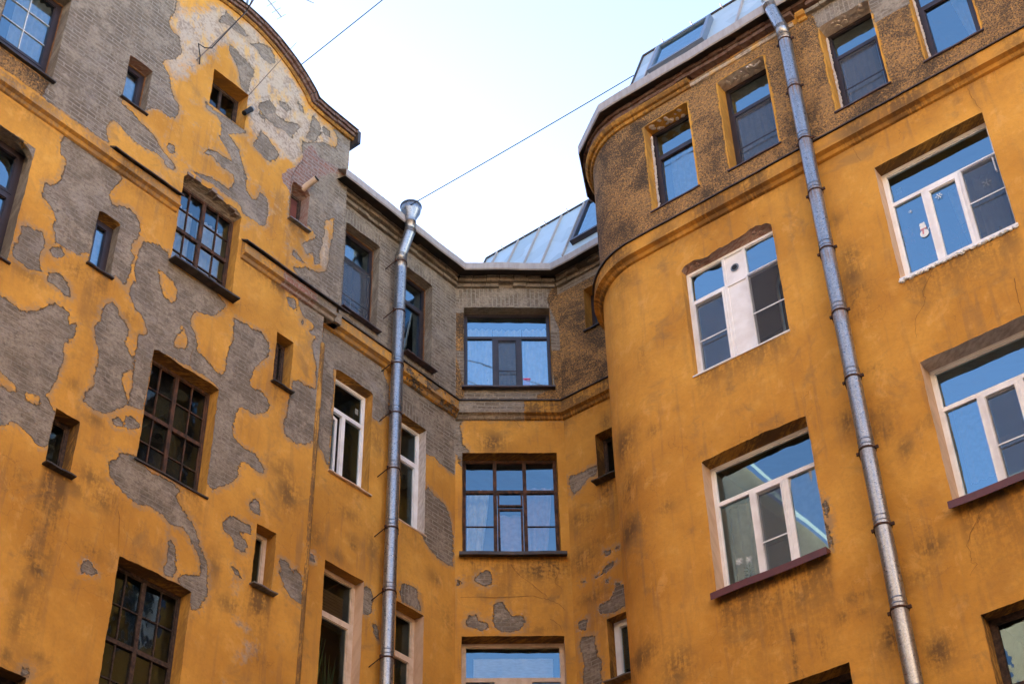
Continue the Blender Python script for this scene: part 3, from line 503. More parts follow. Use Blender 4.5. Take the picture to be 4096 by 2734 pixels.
SILLST = {}
def wall_mesh(name, parent, w, us, zs, holes, top=None, soldier=()):
    nu, nz = len(us), len(zs)
    U, Z = np.meshgrid(us, zs, indexing='ij')
    A = attrs_for(w, U, Z)
    du, dz = jitter(w, U, Z)
    edge = np.zeros(U.shape, bool); edge[0] = edge[-1] = True; edge[:, 0] = edge[:, -1] = True
    U2 = np.where(edge, U, U+du); Z2 = np.where(edge, Z, Z+dz)
    if top is not None: Z2 = np.minimum(Z2, np.interp(U2, top[0], top[1]))
    O = -.010*np.clip((A['patch']+.02)/.05, 0, 1)*(A['rough'] < 0) + .004*np.sin(U*1.7+Z)+.003*np.sin(Z*2.9-U*1.3)
    O = np.where(edge, 0, O)
    V = P(w, U2, Z2, O).reshape(-1, 3)
    uc = (us[:-1]+us[1:])/2; zc = (zs[:-1]+zs[1:])/2
    UC, ZC = np.meshgrid(uc, zc, indexing='ij'); keep = np.ones(UC.shape, bool)
    for (a, b, c, d) in holes: keep &= ~((UC > a) & (UC < b) & (ZC > c) & (ZC < d))
    if top is not None: keep &= ZC - (zs[1:]-zs[:-1])[None, :]*.5 < np.interp(UC, top[0], top[1])-.002
    I, J = np.nonzero(keep); idx = lambda i, j: i*nz + j
    F = np.stack([idx(I, J), idx(I+1, J), idx(I+1, J+1), idx(I, J+1)], 1)
    used, inv = np.unique(F, return_inverse=True); F = inv.reshape(F.shape)
    V = V[used]; uvv = np.stack([U2.ravel(), Z2.ravel()], 1)[used]
    org = ROOTLOC[parent.name]; V = V - org
    me = bpy.data.meshes.new(name)
    me.vertices.add(len(V)); me.vertices.foreach_set('co', V.astype('f').ravel())
    me.loops.add(len(F)*4); me.loops.foreach_set('vertex_index', F.astype('i').ravel())
    me.polygons.add(len(F)); me.polygons.foreach_set('loop_start', np.arange(0, len(F)*4, 4, dtype='i'))
    me.update(calc_edges=True)
    uvl = uvv[F.ravel()].reshape(-1, 4, 2)
    cu = uvl[:, :, 0].mean(1); cz = uvl[:, :, 1].mean(1)
    for (a, b, c, d) in soldier:
        s = (cu > a) & (cu < b) & (cz > c) & (cz < d); uvl[s] = uvl[s][:, :, ::-1] + np.array([.03, .02])
    me.uv_layers.new(name='uv').data.foreach_set('uv', uvl.astype('f').ravel())
    for k, val in A.items(): me.attributes.new(k, 'FLOAT', 'POINT').data.foreach_set('value', val.ravel()[used].astype('f'))
    me.materials.append(FAC); me.polygons.foreach_set('use_smooth', [True]*len(F)); me.validate()
    o = bpy.data.objects.new(name, me); COL.objects.link(o); o.parent = parent; return o
def sweep(name, parent, w, u0, u1, prof, mat, m0=0.0, m1=0.0, step=.12, attr=None, wob=0.0, caps=True):
    n = max(2, int(abs(u1-u0)/step)+1); mb = MB(); t = np.linspace(0, 1, n); A = {k: [] for k in FATTR}
    pl = [0.0]
    for a, b in zip(prof[:-1], prof[1:]): pl.append(pl[-1] + math.hypot(b[0]-a[0], b[1]-a[1]))
    base = {}
    for i in range(n):
        for j, (o, z) in enumerate(prof):
            u = (u0+m0*o)*(1-t[i]) + (u1-m1*o)*t[i]
            zz = z + (wob*float(smooth_noise(np.array(u*.6), j*.1)) if wob else 0)
            base[i, j] = len(mb.v); mb.v.append(tuple(P(w, u, zz, o)))
            at = fattr(**(attr(u) if attr else {}))
            for k in A: A[k].append(at[k])
    for i in range(n-1):
        for j in range(len(prof)-1):
            mb.f.append((base[i, j], base[i+1, j], base[i+1, j+1], base[i, j+1])); mb.m.append(0)
            ua = u0+(u1-u0)*t[i]; ub = u0+(u1-u0)*t[i+1]
            mb.uv += [(ua, 16-pl[j]), (ub, 16-pl[j]), (ub, 16-pl[j+1]), (ua, 16-pl[j+1])]
    if caps:
        for i in (0, n-1):
            mb.f.append(tuple(base[i, j] for j in range(len(prof)))); mb.m.append(0); mb.uv += [(p[0], p[1]) for p in prof]
    return mb.build(name, mat, parent, attrs=A)
# ------------------------------------------------------------------ windows
HOLES = {k: [] for k in WALL}
WSPEC = []
def split3(a, b, t): return t
def window(parent, w, u0, u1, z0, z1, dep, fm='brown', ft=.055, cells=None, mt=.05, rv='ochre', sill='flash', sillo=.07, sillu=(-.04, .04), rag=0.0, stain=(.8, .35), room='dark', inset=.0, fillhead=None, tilt=.004, glass=None, gb=None, rvcol=None, label=None, sillt=.02, depth_room=2.2):
    HOLES[w].append((u0, u1, z0, z1))
    if rag: RAGS.setdefault(w, []).append((u0, u1, z1, rag))
    if stain: SILLST.setdefault(w, []).append((u0+sillu[0], u1+sillu[1], z0-.02, stain[0], stain[1]))
    WSPEC.append((parent, w, u0, u1, z0, z1, dep, dict(fm=fm, ft=ft, cells=cells, mt=mt, rv=rv, sill=sill, sillo=sillo, sillu=sillu, rag=rag, room=room, inset=inset, fillhead=fillhead, tilt=tilt, glass=glass, gb=gb, rvcol=rvcol, label=label, sillt=sillt, depth_room=depth_room)))
RV = {'ochre': (FAC, fattr(stain=.35)), 'grey': (FAC, fattr(patch=.3, brick=.5)), 'peach': (MT['peachplaster'], None), 'white': (MT['whiteplaster'], None), 'brick': (MT['palebrick'], None), 'dirty': (FAC, fattr(stain=.9))}
def make_window(parent, w, u0, u1, z0, z1, dep, k):
    # masonry reveal
    rl, rr, rtop = k['rv'] if isinstance(k['rv'], tuple) else (k['rv'],)*3
    fmat = MT[k['fm']]; o1 = -dep; o0 = -dep-.06; ins = k['inset']
    a0, a1, b0, b1 = u0+ins, u1-ins, z0+ins, z1-ins
    fr = MB(); sashes = []; gl = MB(); scr = MB(); grid = MB(); panel = MB()
    fr.rect(w, a0, a1, b0, b1, k['ft'], o0, o1); fr.rect(w, a0+k['ft'], a1-k['ft'], b0+k['ft'], b1-k['ft'], .012, o0+.01, o1-.015)
    ia0, ia1, ib0, ib1 = a0+k['ft'], a1-k['ft'], b0+k['ft'], b1-k['ft']
    opened = None
    for (x0, x1, y0, y1, fl, *ex) in (k['cells'] or [(0, 1, 0, 1, '')]):
        c0, c1 = ia0+(ia1-ia0)*x0, ia0+(ia1-ia0)*x1; d0, d1 = ib0+(ib1-ib0)*y0, ib0+(ib1-ib0)*y1
        h = k['mt']/2; l_, r_ = (h if x0 > 0 else 0), (h if x1 < 1 else 0); b_, t_ = (h if y0 > 0 else 0), (h if y1 < 1 else 0)
        if l_: fr.box(w, c0, c0+l_, d0+b_, d1-t_, o0+.002, o1-.004)
        if r_: fr.box(w, c1-r_, c1, d0+b_, d1-t_, o0+.002, o1-.004)
        if b_: fr.box(w, c0, c1, d0, d0+b_, o0+.003, o1-.002)
        if t_: fr.box(w, c0, c1, d1-t_, d1, o0+.003, o1-.002)
        c0 += l_; c1 -= r_; d0 += b_; d1 -= t_
        og = o1-.035
        if 'p' in fl: panel.box(w, c0, c1, d0, d1, o0+.02, o1-.02); continue
        if 's' in fl:
            st = .05; so_ = o1-.004+.012; sash = MB(); sashes.append(sash)
            if 'o' not in fl: sash.rect(w, c0, c1, d0, d1, st, o0+.012, so_-.002); sash.rect(w, c0+st, c1-st, d0+st, d1-st, .010, o0+.02, so_-.018)
            c0 += st+.010; c1 -= st+.010; d0 += st+.010; d1 -= st+.010
        if 'o' in fl and 's' not in fl: sash = MB(); sashes.append(sash)
        if 'o' in fl:      # sash standing open into the room, hinged on the right or left
            hu = ex[0]; ang = ex[1]; sw = c1-c0+.06; sgn = 1 if hu == 'l' else -1; piv = c0-.02 if hu == 'l' else c1+.02
            def Q(a, z, o): return P(w, piv+sgn*(a*math.cos(ang)) , z, o1-.05-a*math.sin(ang)+o)
            for (q0, q1, e0, e1) in ((0, .06, d0-.04, d1+.02), (sw-.06, sw, d0-.04, d1+.02), (.06, sw-.06, d0-.04, d0+.02), (.06, sw-.06, d1-.04, d1+.02)):
                c = [Q(a, z, o) for o in (-.025, .025) for z in (e0, e1) for a in (q0, q1)]
                for f in ((0, 1, 3, 2), (4, 6, 7, 5), (0, 4, 5, 1), (2, 3, 7, 6), (0, 2, 6, 4), (1, 5, 7, 3)): sash.face([c[i] for i in f])
            gl.face([Q(.06, d0+.02, 0), Q(sw-.06, d0+.02, 0), Q(sw-.06, d1-.04, 0), Q(.06, d1-.04, 0)], 0, [(0, d0), (sw, d0), (sw, d1), (0, d1)])
        else:
            nx, ny = (ex[0] if ex and isinstance(ex[0], tuple) else (1, 1))
            bt = .016 if not k['gb'] else .008
            for i in range(1, nx): x = c0+(c1-c0)*i/nx; grid.box(w, x-bt/2, x+bt/2, d0, d1, og-.012, og+.022)
            for j in range(1, ny):
                y = d0+(d1-d0)*j/ny
                for i in range(nx): grid.box(w, c0+(c1-c0)*i/nx+(bt/2 if i else 0), c0+(c1-c0)*(i+1)/nx-(bt/2 if i < nx-1 else 0), y-bt/2, y+bt/2, og-.011, og+.018)
            for i in range(nx):
                for j in range(ny):
                    p0, p1 = c0+(c1-c0)*i/nx, c0+(c1-c0)*(i+1)/nx; q0, q1 = d0+(d1-d0)*j/ny, d0+(d1-d0)*(j+1)/ny
                    ta, tb = random.gauss(0, k['tilt']), random.gauss(0, k['tilt']); hw, hh = (p1-p0)/2, (q1-q0)/2; ox, oy = random.random()*9, random.random()*9
                    gl.face([P(w, p, q, og + ta*sx*hw + tb*sy*hh) for p, q, sx, sy in ((p0, q0, -1, -1), (p1, q0, 1, -1), (p1, q1, 1, 1), (p0, q1, -1, 1))], 0, [(p0+ox, q0+oy), (p1+ox, q0+oy), (p1+ox, q1+oy), (p0+ox, q1+oy)])
        if 'k' in fl:      # insect screen with a middle bar
            scr.rect(w, c0-.03, c1+.03, d0-.03, d1+.03, .018, o1+.010, o1+.022); f = ex[-1] if ex and isinstance(ex[-1], float) else .38
            y = d0+(d1-d0)*f; scr.box(w, c0-.012, c1+.012, y-.009, y+.009, o1+.011, o1+.021)
            scr.face([P(w, a, b, o1+.014) for a, b in ((c0, d0), (c1, d0), (c1, d1), (c0, d1))], 1)
    win = fr.build('window', fmat, parent)
    if k['label']: win['label'] = k['label']
    for sash in sashes:
        if sash.f: sash.build('sash', fmat, win)
    if grid.f: grid.build('glazing_bars', MT[k['gb']] if k['gb'] else fmat, win)
    if panel.f: panel.build('panel', MT['rustpanel'] if k['fm'] == 'woodgrey' else MT['mortar'] if k['fm'] == 'brown' else fmat, win)
    if gl.f: gl.build('pane', MT[k['glass'] or ('glass' if k['fm'] in ('brown', 'white') and w != 'M' or w == 'R' else 'glassmid' if w == 'C' else 'glassold')], win)
    if scr.f: scr.build('insect_screen', [fmat, MT['screen']], win)
    # reveal strips follow the wobbly edge of the opening
    def line(a, b): return np.linspace(a, b, max(2, int(abs(b-a)/.04)+1))
    for side in ('l', 'r', 't', 'b'):
        kind = {'l': rl, 'r': rr, 't': rtop, 'b': rl}[side]; mb = MB(); dps = np.linspace(0, 1, 5)
        if side in 'lr': zz = line(z0, z1); uu = np.full(zz.shape, u0 if side == 'l' else u1)
        else: uu = line(u0, u1); zz = np.full(uu.shape, z1 if side == 't' else z0)
        du, dz = jitter(w, uu, zz); n = len(uu)
        for i in range(n):
            for d in dps:
                kk = 1-d
                hz = dz[i] if not (side == 't' and k['rag']) else dz[i]
                w8 = kk if side != 't' else kk**.5
                rough = 0.006*math.sin(i*1.7+d*9) if 0 < d < 1 else 0
                mb.v.append(tuple(P(w, uu[i]+du[i]*kk, zz[i]+hz*w8+(rough if side in 'tb' else 0), -(dep+.0)*d - (0 if d < 1 else .004))))
        for i in range(n-1):
            for j in range(4):
                b = i*5+j; mb.f.append((b, b+5, b+6, b+1)); mb.m.append(0)
                mb.uv += [(uu[q//5]+(q % 5)*.06, zz[q//5]+(q % 5)*.06) for q in (b, b+5, b+6, b+1)]
        mat, at = RV[kind]; mb.build('reveal', mat, win, smooth=True, attrs=at or FATTR)
    # sill
    if k['sill']:
        s0, s1 = u0+k['sillu'][0], u1+k['sillu'][1]; so_ = k['sillo']; th = k['sillt']; mb = MB()
        n = 7; xs = np.linspace(0, 1, n); ring = []
        for x in xs:
            u = s0+(s1-s0)*x; wv = .006*math.sin(x*9+u0*3)
            pts = [(z0+.035, -dep-.01), (z0-.005+wv, so_), (z0-.005-th+wv, so_), (z0-.03, 0.004), (z0-.004, 0.003), (z0+.022, -dep-.01)]
            uc = min(max(u, u0+.004), u1-.004)
            ring.append([tuple(P(w, uc if q in (0, 5) else u, zq, oq)) for q, (zq, oq) in enumerate(pts)])
        b0_ = len(mb.v)
        for rg in ring: mb.v += rg
        for i in range(n-1):
            for j in range(6):
                q = (j+1) % 6; mb.f.append((b0_+i*6+j, b0_+(i+1)*6+j, b0_+(i+1)*6+q, b0_+i*6+q)); mb.m.append(0); mb.uv += [(i*.2, j*.1), (i*.2+.2, j*.1), (i*.2+.2, j*.1+.1), (i*.2, j*.1+.1)]
        for i in (0, n-1): mb.f.append(tuple(b0_+i*6+j for j in range(6))); mb.m.append(0); mb.uv += [(0, 0)]*6
        mb.build('sill', MT[k['sill']], win)
    # the room behind the glass
    mb = MB(); e = .10; D = k['depth_room']; of = o0-.004
    A0, A1, B0, B1 = u0-e, u1+e, z0-.35, z1+.25
    def qd(p): mb.face([P(w, *q) for q in p], 0, [(q[0]+q[2], q[1]+q[2]) for q in p])
    for (x0, x1, y0, y1) in ((A0, u0, B0, B1), (u1, A1, B0, B1), (u0, u1, B0, z0), (u0, u1, z1, B1)): qd([(x0, y0, of), (x1, y0, of), (x1, y1, of), (x0, y1, of)])
    fb = of-D
    qd([(A0, B0, fb), (A1, B0, fb), (A1, B1, fb), (A0, B1, fb)]); qd([(A0, B0, of), (A0, B1, of), (A0, B1, fb), (A0, B0, fb)]); qd([(A1, B0, of), (A1, B1, of), (A1, B1, fb), (A1, B0, fb)])
    qd([(A0, B0, of), (A1, B0, of), (A1, B0, fb), (A0, B0, fb)]); qd([(A0, B1, of), (A1, B1, of), (A1, B1, fb), (A0, B1, fb)])
    mb.build('room', MT[k['room']], parent)
    return win
PV2 = lambda tf, s='s', up='': [(0, 1, tf, 1, up), (0, 1, 0, tf, s)]
OLD = [(0, .5, .5, 1, '', (2, 2)), (.5, 1, .5, 1, '', (2, 2)), (0, .5, 0, .5, '', (2, 2)), (.5, 1, 0, .5, '', (2, 2))]
# ------------------------------------------------------------------ the three buildings round the court
ORG_L = P('L', 8.0, -EYE); ORG_C = P('C', .86, -EYE); ORG_R = P('R', -5.5, -EYE)
BL = thing('apartment_building', 'ochre wing with curved gable top, peeling plaster and old stair windows', 'building', ORG_L)
BC = thing('apartment_building', 'narrow grey brick and ochre recess between the gabled wing and rounded bay', 'building', ORG_C)
BR = thing('apartment_building', 'ochre wing with rounded corner bay and speckled roughcast top floor', 'building', ORG_R)
# left wing
window(BL, 'L', 6.45, 7.42, 16.78, 18.60, .22, 'brown', rv='grey', cells=[(0, 1, 0, .17, 'p'), (0, 1, .17, 1, 's', (2, 3))], gb='white', sill='flash', sillo=.06, room='room', stain=(1, .2), depth_room=1.5)
window(BL, 'L', 8.57, 9.00, 17.44, 18.39, .17, 'brown', rv=('grey', 'brick', 'mortar') if 0 else ('grey', 'grey', 'brick'), cells=[(0, 1, 0, 1, 's')], sillo=.05, rag=.05, room='room', stain=(.3, .2))
window(BL, 'L', 10.13, 10.88, 18.64, 19.47, .24, 'woodgrey', rv=('ochre', 'ochre', 'ochre'), cells=[(0, .5, 0, 1, ''), (.5, 1, 0, 1, '')], sill=None, stain=None, label='dark attic window with old twin frames in the gable')
window(BL, 'L', 12.01, 12.41, 17.48, 18.30, .20, 'woodgrey', rv=('ochre', 'brick', 'brick'), cells=[(0, 1, 0, 1, 'p')], sill='greymetal', sillo=.08, rag=.10, stain=(.9, .3), label='small weathered window boarded with a rusty red panel')
window(BL, 'L', 9.88, 11.05, 15.09, 16.80, .17, 'wood', .045, glass='glassmid', cells=OLD, mt=.06, rv=('ochre', 'ochre', 'grey'), sillo=.16, sillt=.03, rag=.15, stain=(.5, .2), tilt=.01, room='room')
window(BL, 'L', 8.58, 8.95, 14.13, 15.11, .145, 'brown', rv=('grey', 'grey', 'dirty'), cells=[(0, 1, 0, 1, 's')], sillo=.05, rag=.04, stain=(.6, .9), room='room')
window(BL, 'L', 6.30, 7.43, 13.36, 15.42, .22, 'brown', .06, cells=[(0, 1, .62, 1, 's'), (0, 1, 0, .62, 's')], rv='grey', sillo=.04, rag=.03, stain=(.5, .3), room='room', depth_room=1.5)
window(BL, 'L', 8.55, 8.92, 10.84, 11.68, .19, 'woodgrey', rv=('dirty', 'dirty', 'dirty'), cells=[(0, 1, 0, 1, '')], sillo=.10, stain=(.95, 1.6))
window(BL, 'L', 9.85, 11.03, 11.61, 13.42, .177, 'wood', .045, cells=OLD, mt=.06, rv=('ochre', 'ochre', 'dirty'), sillo=.03, rag=.05, stain=(.7, .2), tilt=.01)
window(BL, 'L', 9.83, 11.00, 8.15, 10.14, .19, 'woodgrey', .045, cells=OLD, mt=.06, rv=('ochre', 'ochre', 'dirty'), rag=.03, tilt=.01)
window(BL, 'L', 11.98, 12.35, 10.70, 11.66, .19, 'cream', .06, cells=[(0, 1, 0, 1, '')], rv='ochre', sill='greymetal', sillo=.10, stain=(1.1, .45), label='small pale wooden window with tilted grey sill')
window(BL, 'L', 12.00, 12.35, 14.14, 15.10, .19, 'woodgrey', .05, cells=[(0, .6, 0, 1, ''), (.6, 1, 0, 1, '')], rv=('ochre', 'ochre', 'ochre'), sillo=.08, stain=(.8, .3))
window(BL, 'L', 8.50, 8.87, 7.15, 8.13, .19, 'woodgrey', rv='dirty', cells=[(0, 1, 0, 1, '')])
# recess, face parallel to the left wing
window(BC, 'M', 13.45, 14.29, 16.62, 18.55, .17, 'brown', glass='glass', cells=[(0, 1, .70, 1, ''), (0, 1, 0, .70, 'k', .36)], rv=('grey', 'grey', 'mortarx') if 0 else 'grey', sill='flashbrown', sillo=.10, rag=.03, stain=(.4, .2), room='room')
window(BC, 'M', 14.98, 15.68, 16.60, 18.57, .19, 'brown', glass='glass', cells=PV2(.73), rv='grey', sill='flashbrown', sillo=.12, rag=.03, stain=(.4, .2), room='room')
window(BC, 'M', 13.43, 14.28, 13.36, 15.30, .165, 'white', .05, cells=[(0, 1, .70, 1, ''), (0, .46, 0, .70, 'so', 'l', .22), (.46, 1, 0, .70, '')], mt=.075, rv=('grey', 'ochre', 'dirty'), sill='cream', sillo=.05, rag=.05, stain=(.25, .4))
window(BC, 'M', 14.98, 15.59, 13.26, 15.30, .16, 'white', .05, cells=PV2(.68), rv=('ochre', 'white', 'dirty'), sill='cream', sillo=.015, rag=.03, stain=(.4, .3), room='room')
window(BC, 'M', 13.46, 14.28, 9.55, 11.82, .175, 'cream', .06, cells=PV2(.70, 's'), rv=('ochre', 'peach', 'ochre'))
window(BC, 'M', 14.99, 15.61, 9.55, 11.81, .19, 'cream', .06, cells=PV2(.70, 's'), rv=('ochre', 'peach', 'ochre'))
# recess, middle face
window(BC, 'C', .07, 1.64, 16.63, 18.49, .19, 'brown', .05, cells=[(0, 1, .715, 1, ''), (0, .333, 0, .715, ''), (.333, .66, 0, .715, 'sk', .37), (.66, 1, 0, .715, '')], mt=.055, rv=('grey', 'ochre', 'grey'), sill='flashbrown', sillo=.10, sillt=.03, stain=(.3, .2), room='room', rag=.02)
window(BC, 'C', .04, 1.65, 13.22, 15.245, .22, 'wood', .05, cells=[(0, .333, .69, 1, ''), (.333, .667, .69, 1, ''), (.667, 1, .69, 1, ''), (0, .333, 0, .69, '', (1, 2)), (.333, .667, 0, .69, ''), (.667, 1, 0, .69, '', (1, 2))], mt=.06, rv=('dirty', 'ochre', 'dirty'), sill='flash', sillo=.14, sillt=.06, sillu=(-.05, .09), stain=(.8, .35), tilt=.006, room='room', label='old brown wooden three part window with a small vent casement')
window(BC, 'C', .03, 1.64, 9.75, 11.755, .24, 'cream', .06, cells=[(0, 1, .70, 1, ''), (0, .33, 0, .70, ''), (.33, .67, 0, .70, 's'), (.67, 1, 0, .70, '')], mt=.07, rv=('dirty', 'peach', 'dirty'), room='room')
# recess, right face
window(BC, 'R1', -12.12, -11.70, 17.63, 18.60, .22, 'brown', cells=[(0, 1, 0, 1, '')], rv='ochre', stain=(.5, .3), sillo=.05, room='room')
window(BC, 'R1', -12.07, -11.65, 14.33, 15.32, .22, 'woodgrey', cells=[(0, 1, 0, 1, '')], rv='dirty', sillo=.16, stain=(1., .45))
window(BC, 'R1', -12.08, -11.62, 10.72, 11.82, .18, 'white', .05, cells=[(0, 1, 0, 1, 's')], rv='dirty', sill='greymetal', sillo=.16, stain=(.7, .4))
# right wing, top floor
window(BR, 'R', -8.98, -8.14, 16.77, 18.66, .22, 'brown', cells=PV2(.70), rv=('whiteb', 'ochre', 'ochre') if 0 else ('ochre', 'ochre', 'ochre'), sill='flashbrown', sillo=.03, rag=.03, room='room', stain=(.2, .2))
window(BR, 'R', -7.56, -6.70, 16.74, 18.70, .24, 'brown', cells=[(0, 1, .70, 1, ''), (0, 1, 0, .70, 'sk', .38)], rv=('ochre', 'ochre', 'white'), sill='flashbrown', sillo=.03, rag=.03, room='room', stain=(.2, .2))
window(BR, 'R', -5.72, -4.88, 16.73, 18.60, .24, 'brown', cells=[(0, 1, .72, 1, ''), (0, 1, 0, .72, 'sk', .40)], rv=('ochre', 'ochre', 'white'), sill='flashbrown', sillo=.03, rag=.04, room='room', stain=(.2, .2))
window(BR, 'R', -4.28, -3.44, 16.76, 18.62, .20, 'brown', cells=PV2(.70), rv=('ochre', 'ochre', 'ochre'), sill='flashbrown', sillo=.03, room='room', stain=(.2, .2))
# right wing, wide windows
window(BR, 'R', -8.61, -7.05, 13.33, 15.30, .13, 'white', .045, cells=[(0, .40, .72, 1, ''), (0, .40, 0, .72, 'sk', .43), (.40, .64, 0, .72, 'p'), (.40, .64, .72, 1, 'p'), (.64, 1, .72, 1, ''), (.64, 1, 0, .72, 'ok', 'r', .9, .46)], mt=.045, rv=('ochre', 'ochre', 'brick'), sill='white', sillo=.015, rag=.12, stain=(.75, .25), sillu=(-.01, .01))
window(BR, 'R', -8.65, -7.03, 9.84, 11.87, .215, 'white', .05, glass='glassclear', cells=[(0, 1, .72, 1, ''), (0, .335, 0, .72, ''), (.335, .68, 0, .72, 'sk', .40), (.68, 1, 0, .72, '')], mt=.06, rv=('peach', 'white', 'dirty'), sill='maroon', sillo=.12, sillt=.10, sillu=(-.03, .02), rag=.045, stain=(1.1, .5), room='room')
window(BR, 'R', -5.38, -3.76, 13.29, 15.33, .20, 'white', .055, cells=[(0, 1, .72, 1, ''), (0, .30, 0, .72, ''), (.30, .66, 0, .72, 's'), (.66, 1, 0, .72, 'k', .55)], mt=.06, rv=('peach', 'peach', 'dirty'), sill='white', sillo=.02, sillt=.06, sillu=(-.01, .02), rag=.008, stain=(1.0, .3), room='room')
window(BR, 'R', -5.39, -3.77, 9.79, 11.90, .25, 'white', .055, cells=[(0, 1, .72, 1, ''), (0, .31, 0, .72, ''), (.31, .67, 0, .72, 'ok', 'l', .0) if 0 else (.31, .67, 0, .72, 'sk', .45), (.67, 1, 0, .72, '')], mt=.06, rv=('peach', 'peach', 'white'), sill='maroon', sillo=.13, sillt=.10, sillu=(-.02, .02), rag=.02, stain=(.9, .5), room='room')
window(BR, 'R', -5.38, -3.76, 6.3, 8.36, .19, 'woodgrey', .07, glass='glassold', cells=[(0, 1, .60, 1, ''), (0, .5, 0, .60, ''), (.5, 1, 0, .60, '')], mt=.09, rv='dirty')
window(BR, 'R', -8.60, -7.02, 6.3, 8.35, .22, 'woodgrey', .07, glass='glassold', cells=[(0, 1, .60, 1, ''), (0, .5, 0, .60, ''), (.5, 1, 0, .60, '')], mt=.09, rv='dirty')
def marks(w, q): return [h[i] for h in HOLES[w] for i in q]
# gabled wing wall: below and above the string course
gu = [10.46, 10.89, 11.27, 11.64, 11.90, 12.11, 12.20, 12.54, 12.90, 13.25]; gz = [21.15, 21.12, 21.02, 20.85, 20.68, 20.51, 20.36, 20.33, 20.33, 20.33]
GU = [2*10.46-u for u in gu[::-1]][:-1] + gu; GZ = gz[::-1][:-1] + gz
uL = np.concatenate([np.arange(5.6, 6.2, .3), cuts(6.2, 12.93, .045, marks('L', (0, 1)))])
wall_mesh('wall', BL, 'L', uL, np.concatenate([np.arange(-EYE, 7.2, .8), cuts(7.2, 16.0, .045, marks('L', (2, 3)))]), HOLES['L'])
uT = np.concatenate([np.arange(5.6, 6.2, .3), cuts(6.2, 13.25, .045, marks('L', (0, 1)))])
wall_mesh('wall', BL, 'L', uT, cuts(16.0, 21.2, .045, marks('L', (2, 3))), HOLES['L'], top=([5.6, GU[0]]+GU[1:], [20.33, GZ[0]]+GZ[1:]))
wall_mesh('wall', BC, 'M', cuts(12.75, U_MC, .045, marks('M', (0, 1))), np.concatenate([np.arange(-EYE, 8.4, .8), cuts(8.4, 19.15, .045, marks('M', (2, 3)))]), HOLES['M'], soldier=[(13.45, 14.3, 18.57, 18.85), (14.98, 15.68, 18.57, 18.85), (14.98, 15.59, 15.31, 15.6), (15.0, 15.6, 11.84, 12.2)])
wall_mesh('wall', BC, 'C', cuts(U_CM, U_CR, .045, marks('C', (0, 1))), np.concatenate([np.arange(-EYE, 8.4, .8), cuts(8.4, 19.15, .045, marks('C', (2, 3)))]), HOLES['C'], soldier=[(.0, 1.72, 18.53, 18.98)])
wall_mesh('wall', BC, 'R1', cuts(U_RC, -10.66, .045, marks('R1', (0, 1))), np.concatenate([np.arange(-EYE, 8.4, .8), cuts(8.4, 19.15, .045, marks('R1', (2, 3)))]), HOLES['R1'])
uR = np.concatenate([np.linspace(-12.65, -11.42, 5), cuts(-11.3, -2.4, .045, marks('R', (0, 1))), np.arange(-2.0, 8.2, .6)])
wall_mesh('wall', BR, 'R', uR, np.concatenate([np.arange(-EYE, 5.2, .8), cuts(5.6, 19.2, .045, marks('R', (2, 3)))]), HOLES['R'], soldier=[(-5.72, -4.88, 18.63, 18.95)])
for a in WSPEC: make_window(*a)
# arched head of the far left window: two spandrels flush with the wall
mb = MB(); arc = [(7.43, 15.20), (7.39, 15.29), (7.32, 15.36), (7.22, 15.405), (7.05, 15.43), (7.43, 15.43)]
mb.face([P('L', u+.004, z, .002) for u, z in arc], 0, arc); mb.face([P('L', u+.004, z, -.10) for u, z in arc], 0, arc)
for (a, b), (c, d) in zip(arc[:4], arc[1:5]): mb.face([P('L', a+.004, b, .002), P('L', c+.004, d, .002), P('L', c+.004, d, -.10), P('L', a+.004, b, -.10)], 0, [(a, b), (c, d), (c, d+.1), (a, b+.1)])
mb.build('spandrel', FAC, BL, attrs=fattr(patch=.02))
# side of the tower and the step between tower and recess
mb = MB()
mb.face([P('L', 13.25, 16.0, 0), P('L', 13.25, 16.0, -5), P('L', 13.25, 20.33, -5), P('L', 13.25, 20.33, 0)], 0, [(0, 16), (5, 16), (5, 20.3), (0, 20.3)])
mb.face([P('L', 12.93, 16.0, 0), P('L', 13.25, 16.0, 0), P('L', 13.25, 16.0, -.4), P('L', 12.93, 16.0, -.4)], 0, [(0, 16), (.3, 16), (.3, 16.4), (0, 16.4)])
mb.face([P('L', 12.93, -EYE, 0), P('L', 12.93, -EYE, -.4), P('L', 12.93, 16.0, -.4), P('L', 12.93, 16.0, 0)], 0, [(0, 0), (.4, 0), (.4, 16), (0, 16)])
mb.build('wall', FAC, BL, attrs=fattr(patch=.3, brick=1.))
mb = MB(); mb.tube([P('L', 12.955, z, -.015) for z in (-EYE, 6, 12, 15.45)], .045, 12); mb.build('corner_bead', FAC, BL, smooth=True, attrs=fattr(stain=1.0))
# string course
cornp = lambda p, zb: [(0, 16.34), (p, 16.262), (p, zb+.13), (p+.022, zb+.12), (p+.022, zb+.085), (p*.6, zb+.06), (p*.35, zb+.015), (0, zb)]
CORN = cornp(.12, 15.92)
FLS = [(0, 16.385), (.155, 16.275), (.155, 16.258), (.12, 16.266), (0, 16.362)]
sweep('string_course', BL, 'L', 5.6, 9.83, cornp(.085, 15.99), FAC, attr=lambda u: dict(stain=.55+.3*math.sin(u*3), patch=-.06))
sweep('string_course', BL, 'L', 11.12, 13.12, cornp(.085, 15.99), FAC, attr=lambda u: dict(stain=.6, red=.06 if 11.95 < u < 12.7 else -.1, patch=.2 if u > 12.6 else -.05))
sweep('flashing', BL, 'L', 8.54, 9.84, FLS, MT['flash'], wob=.012)
sweep('flashing', BL, 'L', 11.10, 13.36, FLS, MT['flash'], wob=.014)
